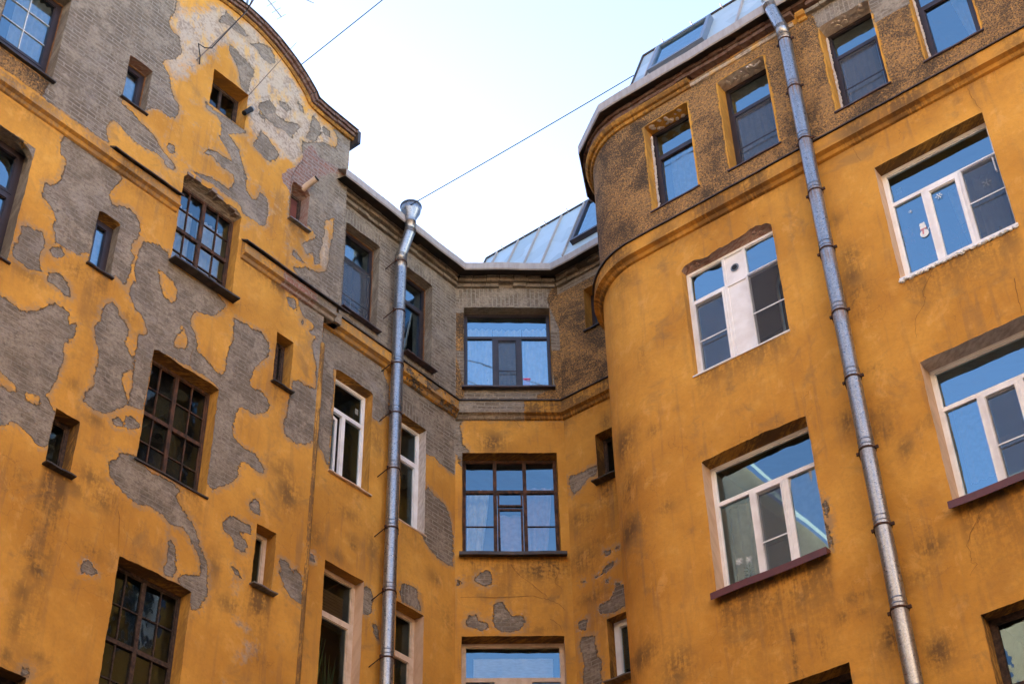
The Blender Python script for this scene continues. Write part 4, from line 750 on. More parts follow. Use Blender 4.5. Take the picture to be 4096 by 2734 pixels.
sweep('string_course', BC, 'M', 12.95, U_MC, cornp(.12, 15.97), FAC, m1=MIT_MC, attr=lambda u: dict(stain=.35, patch=-.05 if u < 14.9 else -.01))
sweep('flashing', BC, 'M', 13.25, U_MC, FLS, MT['flash'], m1=MIT_MC, wob=.008)
sweep('string_course', BC, 'C', U_CM, U_CR, CORN, FAC, m0=MIT_MC, m1=MIT_CR, attr=lambda u: dict(stain=.9, patch=.2 if u < 1.15 else -.15, brick=.9))
sweep('flashing', BC, 'C', U_CM, U_CR, FLS, MT['flash'], m0=MIT_MC, m1=MIT_CR, wob=.006)
sweep('string_course', BC, 'R1', U_RC, -10.66, CORN, FAC, m0=MIT_CR, attr=lambda u: dict(stain=.9))
sweep('flashing', BC, 'R1', U_RC, -10.66, FLS, MT['flash'], m0=MIT_CR)
sweep('string_course', BR, 'R', -12.5, 8.0, CORN, FAC, attr=lambda u: dict(stain=.55+.3*math.sin(u*2.3)+.25*math.sin(u*7.7)), step=.08)
sweep('flashing', BR, 'R', -12.5, 8.0, FLS, MT['flash'], step=.08, wob=.006)
# eaves: brick corbels, dark soffit, pale gutter
CB = [(0, 19.02), (.05, 19.02), (.055, 19.09), (.05, 19.11), (.11, 19.115), (.115, 19.18), (.10, 19.2), (0, 19.23)]
def corbel(name, b, w, u0, u1, z, o0, h, d, m0=0., m1=0., mat=None, attr=None, miss=.06, bw=.26):
    """a course of separate bricks, ragged by age, kept as one mesh"""
    mb = MB(); u = u0+m0*d
    end = u1-m1*d
    while u < end-.04:
        L = min(bw*random.uniform(.9, 1.05), end-u)
        if random.random() > miss:
            a = d+random.uniform(-.018, .006); zz = z+random.uniform(-.006, .006)
            c = [P(w, uu, q, oo) for oo in (-.02, a) for q in (zz, zz+h-.012) for uu in (u+.006, u+L-.006)]
            for f in ((0, 1, 3, 2), (4, 6, 7, 5), (0, 4, 5, 1), (2, 3, 7, 6), (0, 2, 6, 4), (1, 5, 7, 3)):
                mb.face([c[i] for i in f], 0, [((u, u+L)[i & 1]+(i >> 2)*.1, (zz, zz+h)[(i >> 1) & 1]+(i >> 2)*.1) for i in f])
        u += L
    n0 = len(mb.f)
    return mb.build(name, mat or FAC, b, attrs=attr or fattr(patch=.3, brick=.0))
for b, w, a0, a1, p, q in ((BC, 'M', 12.9, U_MC, 0, MIT_MC), (BC, 'C', U_CM, U_CR, MIT_MC, MIT_CR), (BC, 'R1', U_RC, -10.66, MIT_CR, 0)):
    corbel('corbel', b, w, a0, a1, 18.98, 0, .085, .055, p, q, miss=.03); corbel('corbel', b, w, a0, a1, 19.065, 0, .085, .11, p, q, miss=.04)
    if w != 'M': corbel('corbel', b, w, a0, a1, 19.15, 0, .08, .15, p, q, miss=.15)
    else: corbel('corbel', b, w, a0, a1, 19.15, 0, .08, .15, p, q, miss=.05)
MOULD = [(0, 18.93), (.03, 18.935), (.045, 18.96), (.045, 18.99), (.09, 19.0), (.12, 19.04), (.125, 19.07), (0, 19.09)]
sweep('eaves_moulding', BR, 'R', -12.3, -8.02, MOULD, FAC, attr=lambda u: dict(stain=.75), step=.08)
sweep('eaves_moulding', BR, 'R', -8.02, -6.1, [(0, 18.93), (.03, 18.935), (.045, 18.96), (.045, 18.99), (.07, 19.0), (0, 19.03)], FAC, attr=lambda u: dict(stain=.1, pale=.2), wob=.01)
sweep('eaves_moulding', BR, 'R', -6.0, -5.86, MOULD, FAC)
corbel('corbel', BR, 'R', -12.3, -5.5, 19.09, 0, .085, .13, mat=MT['brickrow'], miss=.12); corbel('corbel', BR, 'R', -11.6, 8.0, 19.175, 0, .08, .16, mat=MT['brickrow'], miss=.05)
corbel('corbel', BR, 'R', -5.86, 8.0, 19.0, 0, .085, .08, miss=.05); corbel('corbel', BR, 'R', -5.5, 8.0, 19.09, 0, .085, .13, mat=MT['brickrow'], miss=.1)
def eave(b, front, back, zf, h, name='gutter'):
    """front/back: matching plan points of the gutter lip and of the wall head"""
    g = MB(); s = MB(); L = 0
    def at(p, z): return (p[0], p[1], z+EYE)
    for (f0, k0), (f1, k1) in zip(zip(front[:-1], back[:-1]), zip(front[1:], back[1:])):
        l = math.dist(f0, f1); n = max(1, int(l/.25)); 
        for i in range(n):
            a, c = i/n, (i+1)/n; lp = lambda p, q, t: (p[0]+(q[0]-p[0])*t, p[1]+(q[1]-p[1])*t)
            A, B = lp(f0, f1, a), lp(f0, f1, c); KA, KB = lp(k0, k1, a), lp(k0, k1, c)
            def wv(t): return .010*math.sin((L+l*t)*2.1)+.005*math.sin((L+l*t)*7)
            za, zb = zf+wv(a), zf+wv(c); uv = [(L+l*a, 0), (L+l*c, 0), (L+l*c, h), (L+l*a, h)]
            ia = lp(A, KA, .05); ib = lp(B, KB, .05)
            g.face([at(A, za+.02), at(B, zb+.02), at(B, zb+h), at(A, za+h)], 0, uv)
            g.face([at(A, za+.02), at(B, zb+.02), at(ib, zb), at(ia, za)], 0, uv)
            g.face([at(A, za+h), at(B, zb+h), at(ib, zb+h+.01), at(ia, za+h+.01)], 0, uv)
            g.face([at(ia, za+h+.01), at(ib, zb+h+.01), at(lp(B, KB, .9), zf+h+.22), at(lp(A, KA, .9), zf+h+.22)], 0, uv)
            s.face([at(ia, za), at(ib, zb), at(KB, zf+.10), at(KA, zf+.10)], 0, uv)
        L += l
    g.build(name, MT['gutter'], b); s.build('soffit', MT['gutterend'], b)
xy = lambda w, u, o: tuple(P(w, u, 0., o)[:2])
GO = .38
frontC = [xy('M', 13.0, GO), xy('M', U_MC-MIT_MC*GO, GO), xy('C', U_CR-MIT_CR*GO, GO), xy('R1', -10.7, GO)]
backC = [xy('M', 13.0, .0), xy('M', U_MC, .0), xy('C', U_CR, .0), xy('R1', -10.7, .0)]
eave(BC, frontC, backC, 19.10, .16)
pl = lambda al, n: tuple((al*DR + n*NR)[:2])
frontR = [pl(-10.98, 17.5), pl(-10.98, 16.2), pl(-10.45, 15.25), pl(-9.62, 14.72), pl(8.0, 14.72)]
backR = [pl(-10.65, 17.5), pl(-10.65, 16.3), pl(-10.29, 15.46), pl(-9.4, 15.06), pl(8.0, 15.06)]
eave(BR, frontR, backR, 19.20, .19)
# roofs: steep standing-seam sheets
def roofsheet(b, w, ue0, ue1, n0, z0, n1, z1, seam, ridge_back=3.0, ends=True, u_t0=None, skyl=None):
    mb = MB(); sm = MB(); d = -NL if w in ('R', 'R1') else DL; nn = NR if w in ('R', 'R1') else NL
    def X(al, n, z): p = al*d + n*nn; return (p[0], p[1], z+EYE)
    ut0 = ue0 if u_t0 is None else u_t0
    L = math.hypot(n1-n0, z1-z0)
    mb.face([X(ue0, n0, z0), X(ue1, n0, z0), X(ue1, n1, z1), X(ut0, n1, z1)], 0, [(ue0, 0), (ue1, 0), (ue1, L), (ut0, L)])
    mb.face([X(ut0, n1, z1), X(ue1, n1, z1), X(ue1, n1+ridge_back, z1+.3), X(ut0, n1+ridge_back, z1+.3)], 0, [(ut0, 0), (ue1, 0), (ue1, 3), (ut0, 3)])
    mb.face([X(ue0, n0, z0), X(ut0, n1, z1), X(ut0, n1+ridge_back, z1+.3), X(ue0, n1+ridge_back, z0)], 0, [(0, 0), (0, 2), (3, 2), (3, 0)])
    rf = mb.build('roof', MT['zinc'], b)
    dn, dz = (n1-n0)/L, (z1-z0)/L; on, oz = -dz, dn
    u = ue0 + .3
    while u < ue1:
        for (e0, e1) in [(0, L)]:
            if skyl and skyl[0]-.05 < u < skyl[1]+.05: break
            c = [X(u+s, n0+dn*t+on*h, z0+dz*t+oz*h) for h in (0, .04) for t in (e0, e1) for s in (-.012, .012)]
            for f in ((0, 1, 3, 2), (4, 6, 7, 5), (0, 4, 5, 1), (2, 3, 7, 6), (0, 2, 6, 4), (1, 5, 7, 3)): sm.face([c[i] for i in f])
        c = X(u+.1, n1, z1)
        sm.tube([X(u+.15, n1-.0, z1-.02), X(u+.15, n1-.08, z1+.05)], .012, 5)
        u += seam
    sm.build('seam', MT['gutter'], rf)
    rd = MB(); rd.tube([X(ut0, n1-.01, z1+.01), X(ue1, n1-.01, z1+.01)], .025, 6); rd.tube([X(ue0, n0, z0), X(ut0, n1-.01, z1+.01)], .022, 6); rd.build('ridge_cap', MT['flash'], rf)
    if skyl:
        a, c, t0, t1 = skyl; w2 = MB(); g = MB(); gi = MB()
        def Y(al, t, h): return X(al, n0+dn*t+on*h, z0+dz*t+oz*h)
        for (p0, p1, q0, q1) in ((a, a+.07, t0, t1), (c-.07, c, t0, t1), (a+.07, c-.07, t0, t0+.07), (a+.07, c-.07, t1-.07, t1)):
            cc = [Y(s, t, h) for h in (.0, .11) for t in (q0, q1) for s in (p0, p1)]
            for f in ((0, 1, 3, 2), (4, 6, 7, 5), (0, 4, 5, 1), (2, 3, 7, 6), (0, 2, 6, 4), (1, 5, 7, 3)): w2.face([cc[i] for i in f])
        sk = w2.build('skylight', MT['brown'] if w == 'R1' else MT['skyframe'], b)
        g.face([Y(a+.07, t0+.07, .07), Y(c-.07, t0+.07, .07), Y(c-.07, t1-.07, .07), Y(a+.07, t1-.07, .07)], 0, [(0, 0), (1, 0), (1, 1), (0, 1)]); g.build('pane', MT['glass'], sk)
        gi.face([Y(a+.07, t0+.07, .02), Y(c-.07, t0+.07, .02), Y(c-.07, t1-.07, .02), Y(a+.07, t1-.07, .02)], 0, [(0, 0), (1, 0), (1, 1), (0, 1)]); gi.build('blind', MT['curtain'], sk)
MT['skyframe'] = simple('blue grey skylight frame', (.20, .25, .32), (.15, .19, .25), 4, .5, .3)
roofsheet(BC, 'R1', -15.0, -10.2, 17.45, 19.55, 18.30, 21.58, .56, skyl=(-12.30, -11.2, .28, 1.95))
roofsheet(BR, 'R', -9.11, 8.0, 14.95, 19.62, 15.50, 20.92, .60, skyl=(-8.70, -7.60, .02, 1.10))
mb = MB()  # unseen roof slopes of the recess, raised to keep sun off the bay
def Xq(w, u, z, o): return P(w, u, z, o)
mb.face([Xq('M', 12.9, 19.40, .1), Xq('M', 17.2, 19.40, .1), Xq('M', 17.9, 22.4, -2.3), Xq('M', 12.9, 22.4, -2.3)], 0, [(0, 0), (3, 0), (3, 3), (0, 3)])
mb.face([Xq('C', -1.2, 19.35, -.1), Xq('C', 2.6, 19.35, -.1), Xq('C', 2.9, 21.35, -2.3), Xq('C', -1.4, 21.35, -2.3)], 0, [(0, 0), (3, 0), (3, 3), (0, 3)])
mb.build('roof', MT['zinc'], BC)
# curved coping of the gable: roll moulding, brick courses, metal strip
def coping(prof, name, mat, attrs=None, brick=False):
    mb = MB(); uu, zz = [], []
    us = np.array([7.0] + GU + [13.25]); zs = np.array([20.33] + GZ + [20.33])
    for a, b, c, d in zip(us[:-1], zs[:-1], us[1:], zs[1:]):
        n = max(1, int(math.hypot(c-a, d-b)/(.09 if brick else .05)))
        for i in range(n): uu.append(a+(c-a)*i/n); zz.append(b+(d-b)*i/n)
    uu.append(13.29); zz.append(20.33); uu = np.array(uu); zz = np.array(zz)
    if not brick: zz = np.convolve(np.pad(zz, 2, 'edge'), np.ones(5)/5, 'valid')
    tu, tz = np.gradient(uu), np.gradient(zz); L = np.hypot(tu, tz)+1e-9; nu_, nz_ = -tz/L, tu/L
    def pt(i, h, o): return P('L', uu[i]+nu_[i]*h, zz[i]+nz_[i]*h, o)
    Ls = np.concatenate([[0], np.cumsum(np.hypot(np.diff(uu), np.diff(zz)))])
    m = len(prof)
    for i in range(len(uu)-1):
        sh = random.uniform(-.008, .006) if brick else 0; g = .04 if brick else 0
        A = [(pt(i, h, o+sh*(o > 0))*(1-g) + pt(i+1, h, o+sh*(o > 0))*g) for h, o in prof]; B = [(pt(i+1, h, o+sh*(o > 0))*(1-g) + pt(i, h, o+sh*(o > 0))*g) for h, o in prof]
        for j in range(m):
            q = (j+1) % m; mb.face([A[j], B[j], B[q], A[q]], 0, [(Ls[i], j*.07), (Ls[i+1], j*.07), (Ls[i+1], j*.07+.07), (Ls[i], j*.07+.07)])
        if brick or i in (0, len(uu)-2):
            mb.face(A, 0, prof); mb.face(B, 0, prof)
    mb.build(name, mat, BL, attrs=attrs)
coping([(-.01, -.02), (-.01, .03), (.02, .055), (.045, .05), (.045, -.02)], 'coping_moulding', FAC, fattr(stain=.7))
coping([(.045, -.02), (.045, .095), (.10, .10), (.10, -.02)], 'coping_bricks', MT['brickrow'], FATTR, True)
coping([(.102, -.02), (.102, .14), (.158, .145), (.158, -.02)], 'coping_bricks', MT['brickrow'], FATTR, True)
coping([(.162, -.30), (.162, .165), (.172, .17), (.185, -.30)], 'coping_flashing', MT['flash'], FATTR)
mb = MB(); mb.box('L', 13.29, 13.36, 20.20, 20.50, -.28, .15); mb.build('coping_flashing', MT['flash'], BL)
mb = MB()   # roof behind the gable
mb.face([P('L', 7.2, 20.3, -.3), P('L', 13.25, 20.3, -.3), P('L', 13.25, 20.5, -5), P('L', 7.2, 20.5, -5)], 0, [(0, 0), (5, 0), (5, 4), (0, 4)]); mb.build('roof', MT['zinc'], BL)
# end block of the tower string course
mb = MB(); mb.box('L', 13.12, 13.27, 16.0, 16.2, -.15, .06); mb.build('string_course', FAC, BL, attrs=fattr(patch=.3, brick=0))
# broken lintel bricks over the old stair window, and chipped heads
mb = MB()
for u, dz_, l_, tz_ in ((9.98, .03, .12, .05), (10.14, .05, .11, .06), (10.30, .06, .12, .05), (10.46, .05, .10, .07), (10.60, .03, .13, .06), (10.76, .06, .10, .12), (10.88, .02, .12, .13), (10.97, -.01, .07, .10)):
    mb.box('L', u-l_/2, u+l_/2, 16.84+dz_, 16.84+dz_+tz_, -.16+random.uniform(-.01, .01), -.01+random.uniform(-.03, .035))
mb.build('lintel_bricks', MT['palebrick2'] if 'palebrick2' in MT else simple('grey broken brick', (.20, .16, .13), (.30, .22, .17), 12, .95, bump=.02), BL)
mb = MB()
for q in range(34):
    u = random.uniform(-8.5, -7.12); s = random.uniform(.012, .04); mb.blob(P('R', u, 15.34+.09*abs(math.sin(u*3))+random.uniform(-.02, .03), random.uniform(-.12, -.03)), s, s, s*.7, 4, jit=.35)
mb.build('lintel_rubble', MT['palebrick'], BR)['kind'] = 'stuff'
mb = MB()
for u0_, u1_, z_, wl in ((-8.9, -8.3, 18.66, 'R'), (-7.45, -6.8, 18.68, 'R'), (-5.6, -5.0, 18.6, 'R')):
    for q in range(26):
        s = random.uniform(.012, .035); mb.blob(P(wl, random.uniform(u0_, u1_), z_+random.uniform(-.01, .025), random.uniform(-.2, -.04)), s*1.4, s*1.4, s*.5, 4, jit=.35)
mb.build('lintel_rubble', MT['whiteplaster'], BR)['kind'] = 'stuff'
# orange foam round replaced frames
for (w, u0, u1, z0, z1, dep, b) in (('L', 8.57, 9.0, 17.44, 18.39, .17, BL), ('M', 13.45, 14.29, 16.62, 18.55, .17, BC), ('M', 14.98, 15.68, 16.6, 18.57, .19, BC), ('L', 6.45, 7.42, 16.78, 18.6, .22, BL)):
    mb = MB(); pts = [P(w, u1-.006, z0+(z1-z0)*i/30+.01, -dep+.008) for i in range(30)] + [P(w, u1-(u1-u0)*i/16, z1-.006, -dep+.008) for i in range(17)]
    mb.tube(pts, [random.uniform(.006, .017) for _ in pts], 7); mb.build('mounting_foam', MT['foam'], b)
# white ragged plaster beads beside the upper right windows
for (u0, z0, z1, dep) in ((-8.98, 16.8, 18.55, .22), (-5.72, 16.8, 18.5, .24), (-4.28, 16.8, 18.6, .2)):
    mb = MB()
    for i in range(60):
        z = z0+(z1-z0)*i/59; s = random.uniform(.018, .032); mb.blob(P('R', u0+.012, z, -dep+.035+random.uniform(-.01, .02)), s*.8, s*.8, s*1.3, 4, jit=.3)
    mb.build('plaster_bead', MT['whiteplaster'], BR)
mb = MB()
for i in range(70):
    t = i/69; s = random.uniform(.012, .028); mb.blob(P('R', -5.38+1.62*t, 13.24+random.uniform(-.02, .01), .012), s*1.2, s*1.2, s, 4, jit=.3)
mb.build('plaster_bead', MT['sticker'], BR)
# vent hole in the white panel
mb = MB(); c_ = [P('R', -7.80+.07*math.cos(a), 15.0+.07*math.sin(a), -.138) for a in np.linspace(0, 2*math.pi, 16, endpoint=False)]; mb.face(c_); c2_ = [P('R', -7.80+.045*math.cos(a), 15.0+.045*math.sin(a), -.131) for a in np.linspace(0, 2*math.pi, 16, endpoint=False)]; mb.face(c2_, 1)
mb.build('vent_ring', [MT['alu'], MT['black']], BR)
# vent casement and handle of the old middle window, red box etc. further down
mb = MB(); mb.rect('C', .635, 1.055, 14.31, 14.60, .03, -.28, -.225); mb.rect('C', .635, 1.055, 13.30, 14.27, .035, -.28, -.235); mb.build('vent_casement', MT['wood'], BC)
mb = MB(); mb.tube([P('C', .66, 13.42, -.20), P('C', .66, 13.44, -.17), P('C', .66, 13.66, -.17), P('C', .66, 13.68, -.20)], .012, 6); mb.build('handle', MT['black'], BC)
mb = MB(); mb.tube([P('R', -3.84, 14.38, -.16), P('R', -3.84, 14.38, -.13), P('R', -3.84, 14.62, -.13), P('R', -3.84, 14.62, -.16)], .011, 6); mb.build('handle', MT['white'], BR)
# cracks
for w, b in (('R', BR), ('C', BC), ('L', BL)):
    for pl_ in DATA['CR'][w]:
        mb = MB(); pts = []
        for (a, c), (d, e) in zip(pl_[:-1], pl_[1:]):
            for i in range(3): t = i/3; pts.append((a+(d-a)*t+random.uniform(-.012, .012), c+(e-c)*t+random.uniform(-.012, .012)))
        pts.append(pl_[-1])
        for i, ((a, c), (d, e)) in enumerate(zip(pts[:-1], pts[1:])):
            l = math.hypot(d-a, e-c)+1e-6; wd_ = random.uniform(.002, .0045)*(1-.5*i/len(pts)); px, pz = -(e-c)/l*wd_, (d-a)/l*wd_
            mb.face([P(w, a-px, c-pz, .010), P(w, d-px, e-pz, .010), P(w, d+px, e+pz, .010), P(w, a+px, c+pz, .010)], 0, [(a, c), (d, e), (d, e), (a, c)])
        mb.build('crack', MT['crack'], b)
# ------------------------------------------------------------------ rest of the court (behind the camera, seen in reflections)
def plainwall(w_n, d, k, a0, a1, z1, mat, parent, mb=None, name='wall'):
    pass
def X2(x, y, z): p = x*NR + y*NL; return (p[0], p[1], z+EYE)
mb = MB(); mb.face([X2(-8, 13.97, -EYE), X2(5.6, 13.97, -EYE), X2(5.6, 13.97, 20.0), X2(-8, 13.97, 20.0)], 0, [(0, 0), (14, 0), (14, 20), (0, 20)])
bN = thing('apartment_building', 'pale cream block beyond the left edge of the gabled wing, outside the frame', 'building', X2(-1, 13.97, -EYE))
mb.build('wall', MT['creamwall'], bN)
mb = MB(); mb.face([X2(-8, 13.8, 20.05), X2(5.6, 13.8, 20.05), X2(5.6, 14.9, 21.5), X2(-8, 14.9, 21.5)], 0, [(0, 0), (14, 0), (14, 3), (0, 3)]); mb.build('roof', MT['zinc'], bN)
def backblock(a, b, zt, zr, inward, label):
    """plain court front with rows of windows; a,b plan ends in (x,y) of the court"""
    t = thing('apartment_building', label, 'building', X2((a[0]+b[0])/2, (a[1]+b[1])/2, -EYE))
    mb = MB(); L = math.dist(a, b); mb.face([X2(*a, -EYE), X2(*b, -EYE), X2(*b, zt), X2(*a, zt)], 0, [(0, 0), (L, 0), (L, zt), (0, zt)]); mb.build('wall', MT['creamwall'], t)
    mb = MB(); o = (-inward[0]*1.6, -inward[1]*1.6); i_ = (inward[0]*.3, inward[1]*.3)
    mb.face([X2(a[0]+i_[0], a[1]+i_[1], zt), X2(b[0]+i_[0], b[1]+i_[1], zt), X2(b[0]+o[0], b[1]+o[1], zr), X2(a[0]+o[0], a[1]+o[1], zr)], 0, [(0, 0), (L, 0), (L, 3), (0, 3)]); mb.build('roof', MT['zinc'], t)
    n = int(L/2.6)
    for f in range(6):
        for k in range(n):
            c = (k+.5)/n; cx, cy = a[0]+(b[0]-a[0])*c, a[1]+(b[1]-a[1])*c; ux, uy = (b[0]-a[0])/L*.6, (b[1]-a[1])/L*.6; z = -EYE+1.5+f*3.4
            if z+1.9 > zt: continue
            mb = MB(); mb.face([X2(cx-ux+inward[0]*.02, cy-uy+inward[1]*.02, z), X2(cx+ux+inward[0]*.02, cy+uy+inward[1]*.02, z), X2(cx+ux+inward[0]*.02, cy+uy+inward[1]*.02, z+1.9), X2(cx-ux+inward[0]*.02, cy-uy+inward[1]*.02, z+1.9)]); mb.build('window', MT['brown'], t)
    return t
backblock((-9, -9), (-9, 13.97), 24.3, 26.8, (1, 0), 'pale cream court front behind the camera to the left')
backblock((15.05, -9), (-9, -9), 19.0, 21.0, (0, 1), 'pale cream court front behind the camera to the right')
gm = MB(); gm.face([(-400, -400, 0), (400, -400, 0), (400, 400, 0), (-400, 400, 0)], 0, [(-400, -400), (400, -400), (400, 400), (-400, 400)])
g = gm.build('ground', MT['paving']); tag(g, 'grey courtyard paving', None, None, 'structure')
# unseen backs and decks added to keep sun from leaking through the wings
def shell(b, front, rear, zt):
    mb = MB(); pts = front+rear[::-1]
    mb.face([X2(x, y, zt) for x, y in pts], 0, [(x, y) for x, y in pts]); mb.build('roof_deck_blocker', MT['greymetal'], b)
    mb = MB(); q = [front[0]]+rear+[front[-1]]
    for p0, p1 in zip(q[:-1], q[1:]):
        l = math.dist(p0, p1); mb.face([X2(*p0, -EYE), X2(*p1, -EYE), X2(*p1, zt), X2(*p0, zt)], 0, [(0, 0), (l, 0), (l, zt), (0, zt)])
    mb.build('rear_wall_blocker', MT['creamwall'], b)
shell(BL, [(5.65, 14.02), (12.9, 14.02)], [(5.65, 19.0), (12.9, 19.0)], 20.25)
shell(BC, [(12.98, 14.4), (12.98, 14.2), (16.45, 14.2), (17.63, 12.72), (17.63, 10.7)], [(12.98, 19.0), (22.5, 19.0), (22.5, 10.7)], 19.36)
shell(BR, [(17.5, 10.62), (16.3, 10.55), (15.55, 10.25), (15.15, 9.3), (15.12, -7.9)], [(22.5, 10.62), (22.5, -7.9)], 19.5)
shell(bN, [(-7.9, 14.05), (5.55, 14.05)], [(-7.9, 19.0), (5.55, 19.0)], 19.95)
# ------------------------------------------------------------------ drainpipes
def drainpipe(label, w, u, o, zt, zb, rings, funnel, neck, side):
    t = thing('drainpipe', label, 'drainpipe', P(w, u, zb, o), 'galvanised drainpipes down the court walls'); rad = .100
    seg = MB(); zs = [zt] + list(np.arange(zt-.2, zb, -.2)) + [zb]
    pts = [P(w, u, z, o) for z in zs]; seg.tube(pts, rad, 28)
    rust = []
    for v in seg.v:
        z = v[2]-EYE; dd = min([r-z for r in rings if r-z > -.02] or [9]); rust.append(max(0, 1-dd/.30)*.9 if zt > 18.4 and w == 'R' and z > 13 else max(0, 1-dd/.12)*.4)
    # factory joints: small swaged collars just above each clamp
    for r in rings:
        for dz in (.06, .13): k = len(seg.v); seg.tube([P(w, u, r+dz-.006, o), P(w, u, r+dz+.006, o)], rad+.004, 28); 
    while len(rust) < len(seg.v): rust.append(0)
    seg.build('pipe', MT['pipe'], t, smooth=True, attrs={'rust': rust})
    # elbows: facets like folded sheet
    nk = MB(); nk.tube(neck, [rad*.98]*len(neck), 24); nk.build('elbow', MT['pipe'], t, smooth=True, attrs={'rust': 0.0})
    pl_ = MB()
    for i in range(1, len(neck)-1):
        a, b, c = [Vector(x) for x in neck[i-1:i+2]]; d = (c-a).normalized()
        for k in (-.03, 0, .03): pl_.tube([b+d*(k-.005), b+d*(k+.005)], rad+.005, 24)
    pl_.build('pleats', MT['galv'], t, smooth=True, attrs={'rust': 0.0})
    f = MB(); c = Vector(funnel)
    f.tube([c+Vector((0, 0, -.30)), c+Vector((0, 0, -.22)), c+Vector((0, 0, -.06)), c+Vector((0, 0, .08)), c+Vector((0, 0, .085))], [rad, rad*1.02, .175, .19, .178], 28, caps=False); f.tube([c+Vector((0, 0, .07)), c+Vector((0, 0, .09))], .197, 28)
    f.build('hopper', MT['pipe'], t, smooth=True, attrs={'rust': 0.0})
    for r in rings:
        cl = MB(); cl.tube([P(w, u, r-.012, o), P(w, u, r+.012, o)], rad+.010, 24); c_ = cl.build('clamp', MT['rust'], t, attrs={'rust': 0.0})
        br = MB(); br.box(w, u+rad, u+rad+.05, r-.02, r+.02, o-.01, o+.012); br.build('bracket', MT['rust'], c_); br = MB(); br.box(w, u-rad-.05, u-rad, r-.02, r+.02, o-.01, o+.012); br.tube([P(w, u-rad-.02, r-.01, o), P(w, u-rad-.06, r-.12, -.02)], .010, 6); br.build('bracket', MT['rust'], c_)
    return t
drainpipe('galvanised drainpipe with open hopper crossing the grey brick recess', 'M', 14.62, .20, 18.30, -1.4, [18.28, 17.15, 16.0, 14.98, 13.89, 12.80, 11.70, 10.61, 9.5, 8.4, 7.3, 6.2, 5, 4, 3, 2, 1],
          P('M', 14.60, 19.42, .42), [P('M', 14.60, 19.14, .42), P('M', 14.60, 18.92, .42), P('M', 14.61, 18.45, .21), P('M', 14.62, 18.28, .20)], 1)
drainpipe('galvanised drainpipe streaked with rust in front of the speckled top floor', 'R', -6.21, .20, 18.60, -1.4, [18.48, 17.40, 16.28, 15.24, 14.14, 13.03, 11.94, 10.84, 9.74, 8.64, 7.55, 6.4, 5.3, 4.2, 3, 2, 1],
          P('R', -6.30, 19.72, .34), [P('R', -6.30, 19.46, .34), P('R', -6.29, 19.26, .33), P('R', -6.22, 18.80, .21), P('R', -6.21, 18.58, .20)], 1)
# ------------------------------------------------------------------ cables and aerials
def wire(name, label, cat, pts, r, mat, sag=0.0, group=None):
    mb = MB()
    if sag and len(pts) == 2:
        a, b = [Vector(p) for p in pts]; pts = [a.lerp(b, i/24) - Vector((0, 0, sag*4*(i/24)*(1-i/24))) for i in range(25)]
    mb.tube(pts, r, 6); o = mb.build(name, mat, None, attrs=None); tag(o, label, cat, group); return o
a, b = Vector((-1.90, 19.87, 20.96)), Vector((2.17, 17.44, 21.61)); wire('cable', 'thin dark cable from the drainpipe hopper across the sky to the metal roof', 'cable', [a, b], .009, MT['black'], .02)
a, b = Vector((-3.71, 18.37, 23.14)), Vector((-2.09, 16.98, 23.22)); wire('cable', 'thin dark cable rising from behind the curved gable to the top of the picture', 'cable', [a, b+(b-a)*1.2], .009, MT['black'], .01)
wire('cable', 'straight grey brown cable stretched from the gable wall to the mast', 'cable', [(-4.94, 16.29, 20.93), (-4.35, 16.66, 22.57), (-4.12, 16.39, 22.75)], .010, MT['cablegrey'])
wire('cable', 'black cable looping off the gable wall above the attic window', 'cable', [(-4.9, 16.33, 20.87), (-4.9, 16.29, 21.03), (-4.92, 16.16, 21.17), (-4.84, 16.29, 21.22), (-4.76, 16.38, 21.32), (-4.33, 16.61, 22.54), (-4.15, 16.35, 22.7)], .010, MT['black'])
t = thing('roof_mast', 'short grey mast standing on the curved gable coping', 'mast', (-4.47, 17.08, 22.9))
mb = MB(); mb.tube([(-4.47, 17.08, 22.9), (-4.46, 17.09, 24.2)], .022, 8); mb.build('pole', MT['alu'], t)
mb = MB(); mb.tube([(-4.53, 17.05, 23.02), (-4.40, 17.11, 23.02)], .03, 8); mb.build('clamp', MT['rust'], t)
t = thing('television_aerial', 'greenish comb aerial on its boom above the curved gable', 'aerial', (-4.6, 18.3, 24.8))
bm_ = (Vector((-4.49, 18.51, 25.31)), Vector((-4.23, 18.84, 25.13))); dd = bm_[1]-bm_[0]; st_ = bm_[0]-dd*1.3
mb = MB(); mb.tube([st_, bm_[1]], .013, 6); mb.build('boom', MT['alu'], t)
ev = Vector((.12, .15, .33))*.5
for i in range(7):
    c = bm_[1]-dd*(.02+.33*i); mb = MB(); mb.tube([c-ev, c+ev], .0055, 5); mb.build('rod', MT['alu'], t)
mb = MB(); mb.tube([st_, st_+Vector((.0, .1, -4.2))], .02, 6); mb.build('pole', MT['alu'], t)
t = thing('television_aerial', 'thin aerial rod at the top edge of the sky right of the comb aerial', 'aerial', (-3.9, 19.2, 26.1))
mb = MB(); mb.tube([(-4.2, 18.9, 26.0), (-3.76, 19.43, 26.28)], .010, 6); mb.build('rod', MT['alu'], t)
t = thing('television_aerial', 'tiny folded aerial just over the gable coping', 'aerial', (-4.0, 17.95, 23.0))
for p, q in (((-4.04, 17.95, 23.37), (-3.96, 18.05, 23.47)), ((-4.04, 17.70, 23.02), (-3.98, 18.0, 23.42)), ((-4.01, 17.99, 23.33), (-4.0, 18.0, 23.45))):
    mb = MB(); mb.tube([p, q], .008, 5); mb.build('rod', MT['alu'], t)
t = thing('whip_aerial', 'long thin rod leaning out from the gable wall beside the attic window', 'aerial', (-4.24, 17.13, 21.0))
